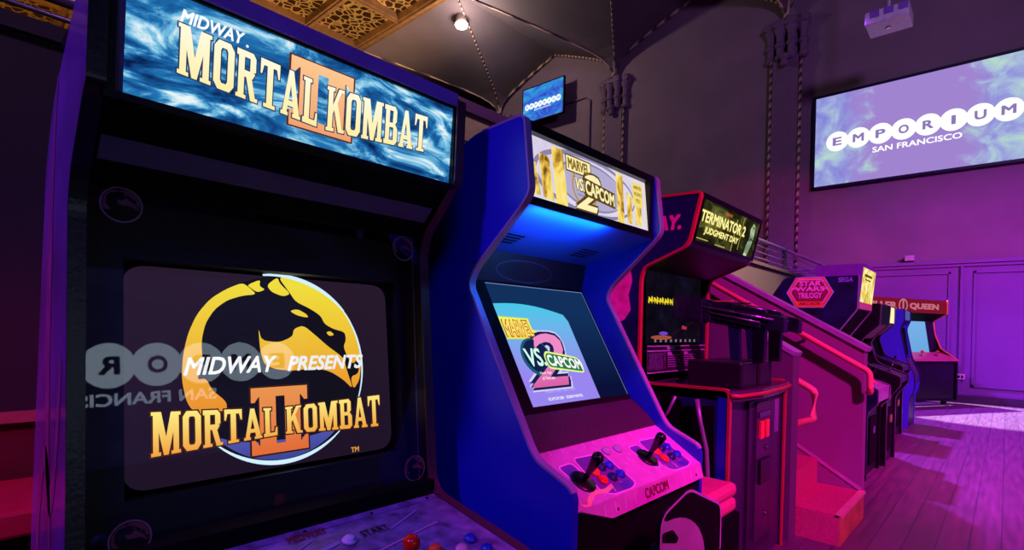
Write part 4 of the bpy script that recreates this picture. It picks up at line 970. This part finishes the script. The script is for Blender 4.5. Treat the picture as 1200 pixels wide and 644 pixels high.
SPACE = paint('starfield_side', '#141040', .35, var=.6, scale=9, coat=.3)
t = thing('arcade_cabinet', 'dark blue arcade machine behind the stairs wall with a pink hexagon badge on its side', 'arcade machine', (5.55, 1.2, 0))
pf = rounded([(.915,1.70),(.92,1.42),(1.10,1.16),(1.16,1.0),(1.05,.86),(.76,.76),(.76,.64),(.83,.56),(.83,0),(1.75,0),(1.75,1.40),(1.62,1.50),(1.49,1.70)], [.01,.02,.05,.05,.05,.02,.02,.03,0,0,.03,.03,.03], 4, True)
for x in (5.25, 5.85):
    sd = MB().prism(pf, x, x+.02).build('side_panel', SPACE if x < 5.5 else BLACK, t)
    MB().ribbon(pf[:38], x-.002, x+.022, .008).build('edge_trim', paint('tmold_silver', '#8f86a8', .3, .4), sd)
    if x < 5.5:
        fsd = Fr((5.25, 1.47, 1.425), (0, -1, 0), (0, 0, 1))
        hexo = [(.0,.14),(.075,.275),(.30,.275),(.375,.14),(.30,.005),(.075,.005)]
        sc = lambda k: [(.1875+(a-.1875)*k, .14+(b-.14)*k) for a, b in hexo]
        flat('badge', fsd, [hexo], paint('badge_lilac', '#b0a0f0', .4), sd, .001); flat('badge', fsd, [sc(.95)], paint('badge_crimson', '#8a1c48', .4), sd, .002)
        flat('badge', fsd, outline(sc(.90), .014), paint('badge_orange', '#f0702c', .4), sd, .003); flat('badge', fsd, outline(sc(.82), .01), paint('badge_pink', '#f08ae0', .4), sd, .003)
        BP = paint('badge_pink', '#f08ae0', .4)
        write('STAR', fsd, .105, .195, .275, .240, BP, sd, .004, bold=.03); write('WARS', fsd, .070, .150, .305, .190, BP, sd, .004, bold=.03)
        for q_ in (rect(.04, .168, .10, .178), rect(.275, .168, .335, .178), rect(.08, .234, .14, .24), rect(.24, .234, .30, .24)): flat('badge', fsd, [q_], BP, sd, .004)
        write('TRILOGY', fsd, .095, .088, .285, .138, BP, sd, .004, bold=.03)
        flat('badge', fsd, [rect(.085, .022, .29, .060)], paint('badge_orange', '#f0702c', .4), sd, .0035); write('ARCADE', fsd, .105, .028, .275, .055, paint('badge_crimson', '#8a1c48', .4), sd, .0045, bold=.03)
        write('SEGA', fsd, .405, .222, .515, .262, paint('print_violet', '#7a60d0', .4), sd, .002, bold=.04)
mb = MB(); mb.prism([(.885,1.80),(.915,1.42),(1.2,1.42),(1.25,1.80)], 5.27, 5.83); mq = mb.build('marquee', paint('header_purple', '#6a2a9a', .4), t)
fm = Fr((5.27, .917, 1.43), (1, 0, 0), (0, -.029, .36))
GY = glow_noise('sign_gold_pale', [(.35, '#c89a30'), (.5, '#f8e070'), (.65, '#fffbc8')], (1, 1, 1), 9, 4, 1, 1.0)
flat('picture', fm, [rect(.0, .05, .56, .34)], GY, mq, .003)
flat('lettering', fm, [rect(.08, .27, .40, .29), rect(.12, .24, .36, .25)], glow('sign_brown', '#5a4416', 1.0), mq, .005)
flat('frame', fm, [rect(.0, -.005, .56, .05)], paint('frame_tan', '#a88a70', .4), mq, .004)
mb = MB(); mb.prism([(.92,1.42),(1.12,1.15),(1.20,1.15),(1.20,1.42)], 5.27, 5.83); mb.build('speaker_panel', BLACKM, t)
mb = MB(); mb.prism([(1.10,.90),(1.20,1.15),(1.3,1.15),(1.2,.9)], 5.27, 5.83); mb.build('screen', glow('dark_tube', '#0c0a18', 1), t)
mb = MB(); mb.prism([(.765,.65),(.765,.756),(1.05,.855),(1.12,.9),(1.12,.65)], 5.27, 5.83); cp = mb.build('control_panel', paint('deck_mauve', '#8a5a98', .35, var=.2, scale=20), t)
fp = Fr((5.27, .765, .756), (1, 0, 0), (0, .285, .099)); joystick(cp, fp, .28, .12, BALLB, 'bat', hgt=.14, base=.05)
for a in (.12, .44): button(cp, fp, a, .1, PB['orange'], .02)
MB().box(5.27, 5.83, .85, .87, .02, .62).build('front_panel', BLACK, t)
cd = MB().box(5.42, 5.68, .835, .85, .1, .5).build('coin_door', BLACKM, t); MB().box(5.5, 5.6, .825, .836, .36, .42).build('coin_slot', CHROME, cd)
MB().box(5.27, 5.83, 1.70, 1.72, .02, 1.4).build('back_panel', BLACKM, t)

t = thing('arcade_cabinet', 'black arcade machine just past the one with the hexagon badge', 'arcade machine', (6.25, 1.2, 0))
pf = sprof(0, .86, 1.50, .20, .70, .83, base=.80)
upright(t, 5.98, 6.52, pf, BLACK, paint('tmold_darksteel', '#5a5068', .3, .5), glow('unlit_sign', '#1a1428', 1), .86, 1.50, .20, glow('dark_tube', '#0c0a18', 1), .70, .83, .80, BLKPL, spk=paint('board_sign_light', '#8a7038', .5))  # dull gold speaker board has sign light painted into its colour
t = thing('arcade_cabinet', 'black arcade machine with a small cream lit sign, before the bright blue sided one', 'arcade machine', (7.8, 1.3, 0))
pf = sprof(0, 1.02, 1.56, .22, .86, .86, base=.93)
upright(t, 7.5, 8.13, pf, BLACK, paint('tmold_darksteel', '#5a5068', .3, .5), glow('sign_warm_cream', '#fff0b0', 1.1), 1.02, 1.56, .22, glow('dark_tube', '#0c0a18', 1), .86, .86, .93, BLKPL, spk=paint('board_sign_light', '#8a7038', .5))  # speaker board colour paints in the glow of the sign above
t = thing('arcade_cabinet', 'arcade machine with periwinkle blue sides, last of the row beside the double cabinet', 'arcade machine', (8.96, 1.3, 0))
pf = rounded([(.99,1.56),(.985,1.42),(1.03,1.30),(.96,.92),(.868,.70),(.862,.53),(.915,.36),(.925,0),(1.7,0),(1.7,1.3),(1.5,1.56)], [.02,.02,.04,.03,.02,.02,.03,0,0,.05,.05], 4, True)
PERI = paint('periwinkle_side', '#4646e0', .4, var=.05)
for x in (8.65, 9.25):
    sd = MB().prism(pf, x, x+.02).build('side_panel', PERI, t); MB().ribbon(pf[:32], x-.002, x+.022, .008).build('edge_trim', paint('tmold_navy', '#1c1c50', .3), sd)
mq = MB().box(8.67, 9.25, 1.0, 1.2, 1.40, 1.555).build('marquee', BLACK, t)
fm = Fr((8.67, .999, 1.41), (1, 0, 0), (0, 0, 1)); flat('picture', fm, [rect(0, .01, .58, .135)], glow('sign_dimblue', '#5a60b0', .8), mq, .001)
MB().prism([(1.05,1.32),(1.0,.95),(1.05,.95),(1.1,1.32)], 8.67, 9.25).build('screen', glow('dark_tube', '#0c0a18', 1), t)
MB().prism([(.875,.60),(.875,.70),(.965,.92),(1.1,.95),(1.1,.6)], 8.67, 9.25).build('control_panel', BLKPL, t)
MB().box(8.67, 9.25, .93, .95, .02, .60).build('front_panel', BLACK, t); MB().box(8.67, 9.25, 1.66, 1.68, .02, 1.3).build('back_panel', BLACKM, t)

# ---------------------------------------------------------------- double-width cabinet standing askew in the far corner
rz = math.atan2(-.458, .889)
t = thing('arcade_cabinet', 'wide red-topped arcade machine with a pale blue screen, askew in the far corner', 'arcade machine', (12.34-1.15*.889, .64+1.15*.458, 0), rz)
W2 = 1.15
pf = rounded([(.17,1.863),(.17,1.617),(.40,1.49),(.372,1.275),(.262,.998),(-.01,.815),(-.01,.10),(.75,.10),(.75,1.75),(.65,1.863)], [.005,.01,.03,.02,.02,.01,0,0,.03,.03], 4, True)
ORT = paint('tmold_orange', '#f09050', .4)
for x in (-W2, W2-.025):
    sd = MB().prism(pf, x, x+.025).build('side_panel', BLACK, t); MB().ribbon(pf[:27], x-.003, x+.028, .012).build('edge_trim', ORT, sd)
mq = MB().box(-W2+.025, W2-.025, .18, .5, 1.617, 1.855).build('marquee', paint('sign_crimson', '#b01c30', .4, var=.1), t)
fm = Fr((0, .18, 1.617), (1, 0, 0), (0, 0, 1))
flat('picture', fm, [rect(-W2+.025, .0, W2-.025, .238)], glow('sign_red_lit', '#901830', .7), mq, .001)
KP = glow('sign_pinkred', '#d0708c', .9)
flat('lettering', fm, outline(ell(0, .12, .10, .10, 24), .03) + [rect(-.02, .02, .02, .20)], KP, mq, .003)
write('QUEEN', fm, .16, .05, .92, .17, KP, mq, .003, bold=.05); write('KILLER', fm, -.92, .05, -.16, .17, KP, mq, .003, bold=.05)
MB().prism([(.18,1.617),(.40,1.49),(.45,1.49),(.45,1.617)], -W2+.025, W2-.025).build('speaker_panel', BLACKM, t)
MB().prism([(.40,1.49),(.30,.90),(.36,.90),(.46,1.49)], -W2+.025, W2-.025).build('screen_bezel', paint('teal_black', '#0a1a20', .4), t)
fs = Fr((0, .30, .90), (1, 0, 0), (0, .10, .59))
for x0 in (-.90, .06): flat('screen', fs, [rect(x0, .0, x0+.84, .585)], glow('screen_skyblue', '#6aa8e0', 1.0, '#7ab0ea', 2, .9, 1.5), t, .003)
mb = MB(); mb.prism([(-.03,.785),(-.03,.815),(.27,.93),(.33,.92),(.33,.785)], -W2+.0, W2-.0); cp = mb.build('control_panel', paint('deck_rose', '#c0507c', .4), t)
fp = Fr((-W2, -.03, .815), (1, 0, 0), (0, .30, .115))
for a in (.35, .75, 1.15, 1.55, 1.95):
    joystick(cp, fp, a, .17, BALLR, r=.028, hgt=.05); button(cp, fp, a+.12, .17, PB['orange'], .02)
MB().box(-W2+.025, W2-.025, .01, .03, .10, .79).build('front_panel', BLACK, t)
for x in (-.5, .28): MB().box(x, x+.9 if False else x+.78, .0, .012, .14, .74).build('service_door', paint('door_black', '#100c16', .3), t)
for x in (-.1, .1): MB().lathe((x, .0, .60), (0, -1, 0), [(.012, 0), (.012, .008), (0, .01)], 10).build('lock', paint('brass', '#c8b050', .3, .8), t)
for x in (-W2+.15, W2-.17, -.1):
    for y in (.10, .62):
        mb = MB(); mb.lathe((x, y, .045), (1, 0, 0), [(.0, -.018), (.042, -.018), (.045, -.01), (.045, .01), (.042, .018), (0, .018)], 14); mb.box(x-.03, x+.03, y-.015, y+.015, .05, .10); mb.build('caster', BLKPL, t)
MB().box(-W2+.025, W2-.025, .72, .74, .1, 1.75).build('back_panel', BLACKM, t)
world()

# ================================================================== LIGHTS
world()
def spot(name, loc, aim, col, power, angle, blend=.4, size=.15):
    l = bpy.data.lights.new(name, 'SPOT'); l.color = lin(col); l.energy = power; l.spot_size = math.radians(angle); l.spot_blend = blend; l.shadow_soft_size = size
    o = bpy.data.objects.new(name, l); COL.objects.link(o); o.location = loc
    o.rotation_euler = (Vector(aim)-Vector(loc)).to_track_quat('-Z', 'Y').to_euler(); return o
def area(name, loc, aim, col, power, sx, sy):
    l = bpy.data.lights.new(name, 'AREA'); l.shape = 'RECTANGLE'; l.size = sx; l.size_y = sy; l.color = lin(col); l.energy = power
    o = bpy.data.objects.new(name, l); COL.objects.link(o); o.location = loc
    o.rotation_euler = (Vector(aim)-Vector(loc)).to_track_quat('-Z', 'Y').to_euler(); return o
def point(name, loc, col, power, size=.1):
    l = bpy.data.lights.new(name, 'POINT'); l.color = lin(col); l.energy = power; l.shadow_soft_size = size
    o = bpy.data.objects.new(name, l); COL.objects.link(o); o.location = loc; return o
spot('magenta_spot', (0.6, -3.2, 4.6), (4.1, 1.0, .3), '#f41cc4', 2600, 50, .7)
spot('magenta_panel', (2.0, -1.6, 3.6), (1.50, .70, .72), '#ff08a8', 900, 20, .7)
spot('violet_wash', (8.0, -3.5, 5.5), (13.1, 1.6, .9), '#d038ee', 3400, 58, .9, .5)
spot('plum_wash', (4, -3, 7), (13.1, 5, 6.0), '#c89cf0', 1150, 85, .9, .5)
spot('wall_magenta', (4.6, .4, 5.6), (13.1, 4.6, 2.2), '#ff30b0', 600, 34, .35)
spot('purple_floor', (10.3, 3.6, 8.0), (9.2, -.4, 0), '#b040ff', 9000, 62, .5, .12)
spot('pink_floor', (5, -4, 6), (7, -.8, 0), '#ff28d0', 4200, 55, .8)
spot('lavender_patch', (12.4, 3.4, 6.5), (11.4, .25, 0), '#f0ccff', 13000, 26, .25, .04)
spot('violet_fill', (-2.6, -4.2, 6.6), (1.15, 1.1, 1.2), '#5448ff', 900, 24, .7, 1.2)
spot('row_blue', (6.6, -1.8, 3.4), (8.65, 1.0, 1.0), '#8070ff', 260, 32, .7)
spot('side_violet', (-2.0, .9, 3.2), (.16, 1.3, 1.5), '#8a40d8', 420, 40, .6)
spot('left_magenta', (-1.6, .6, 2.6), (.2, 2.1, .5), '#ff1068', 150, 34, .5)
point('ceiling_lamp', (9.4, 10.6, 8.7), '#ffe6d0', 230, .15)
spot('coffer_warm', (6.5, 12, 4.5), (7.2, 13.5, 9.8), '#ffd09a', 2400, 75, .8, .4)
spot('coffer_warm_far', (0, 14, 4.5), (1, 19, 9.8), '#ffc070', 2600, 95, .8, .4)
spot('beige_wash', (5.2, .6, 4.4), (6.6, 2.3, 1.9), '#ffe0c8', 1300, 50, .8)
spot('added_bar_wash', (4.2, 3.2, 5.6), (4.7, 5, 3.5), '#ffd8d0', 160, 60, .8)  # added spot, fixture unseen, brightens the bar wall and beam
area('marquee_spill', (1.23, .897, 1.484), (1.25, 1.869, 1.715), '#2f90ff', 2.2, .34, .02)
spot('added_badge_violet', (2.2, -2.6, 4.2), (5.25, 1.15, 1.52), '#b8a8ff', 420, 15, .6)  # added spot, fixture unseen, brightens the hexagon badge
spot('added_back_wall_plum', (-.9, -.6, 4.2), (.1, 2.3, 1.95), '#c890c8', 190, 34, .8, .3)  # added spot, fixture unseen, lifts the dark wall at the left
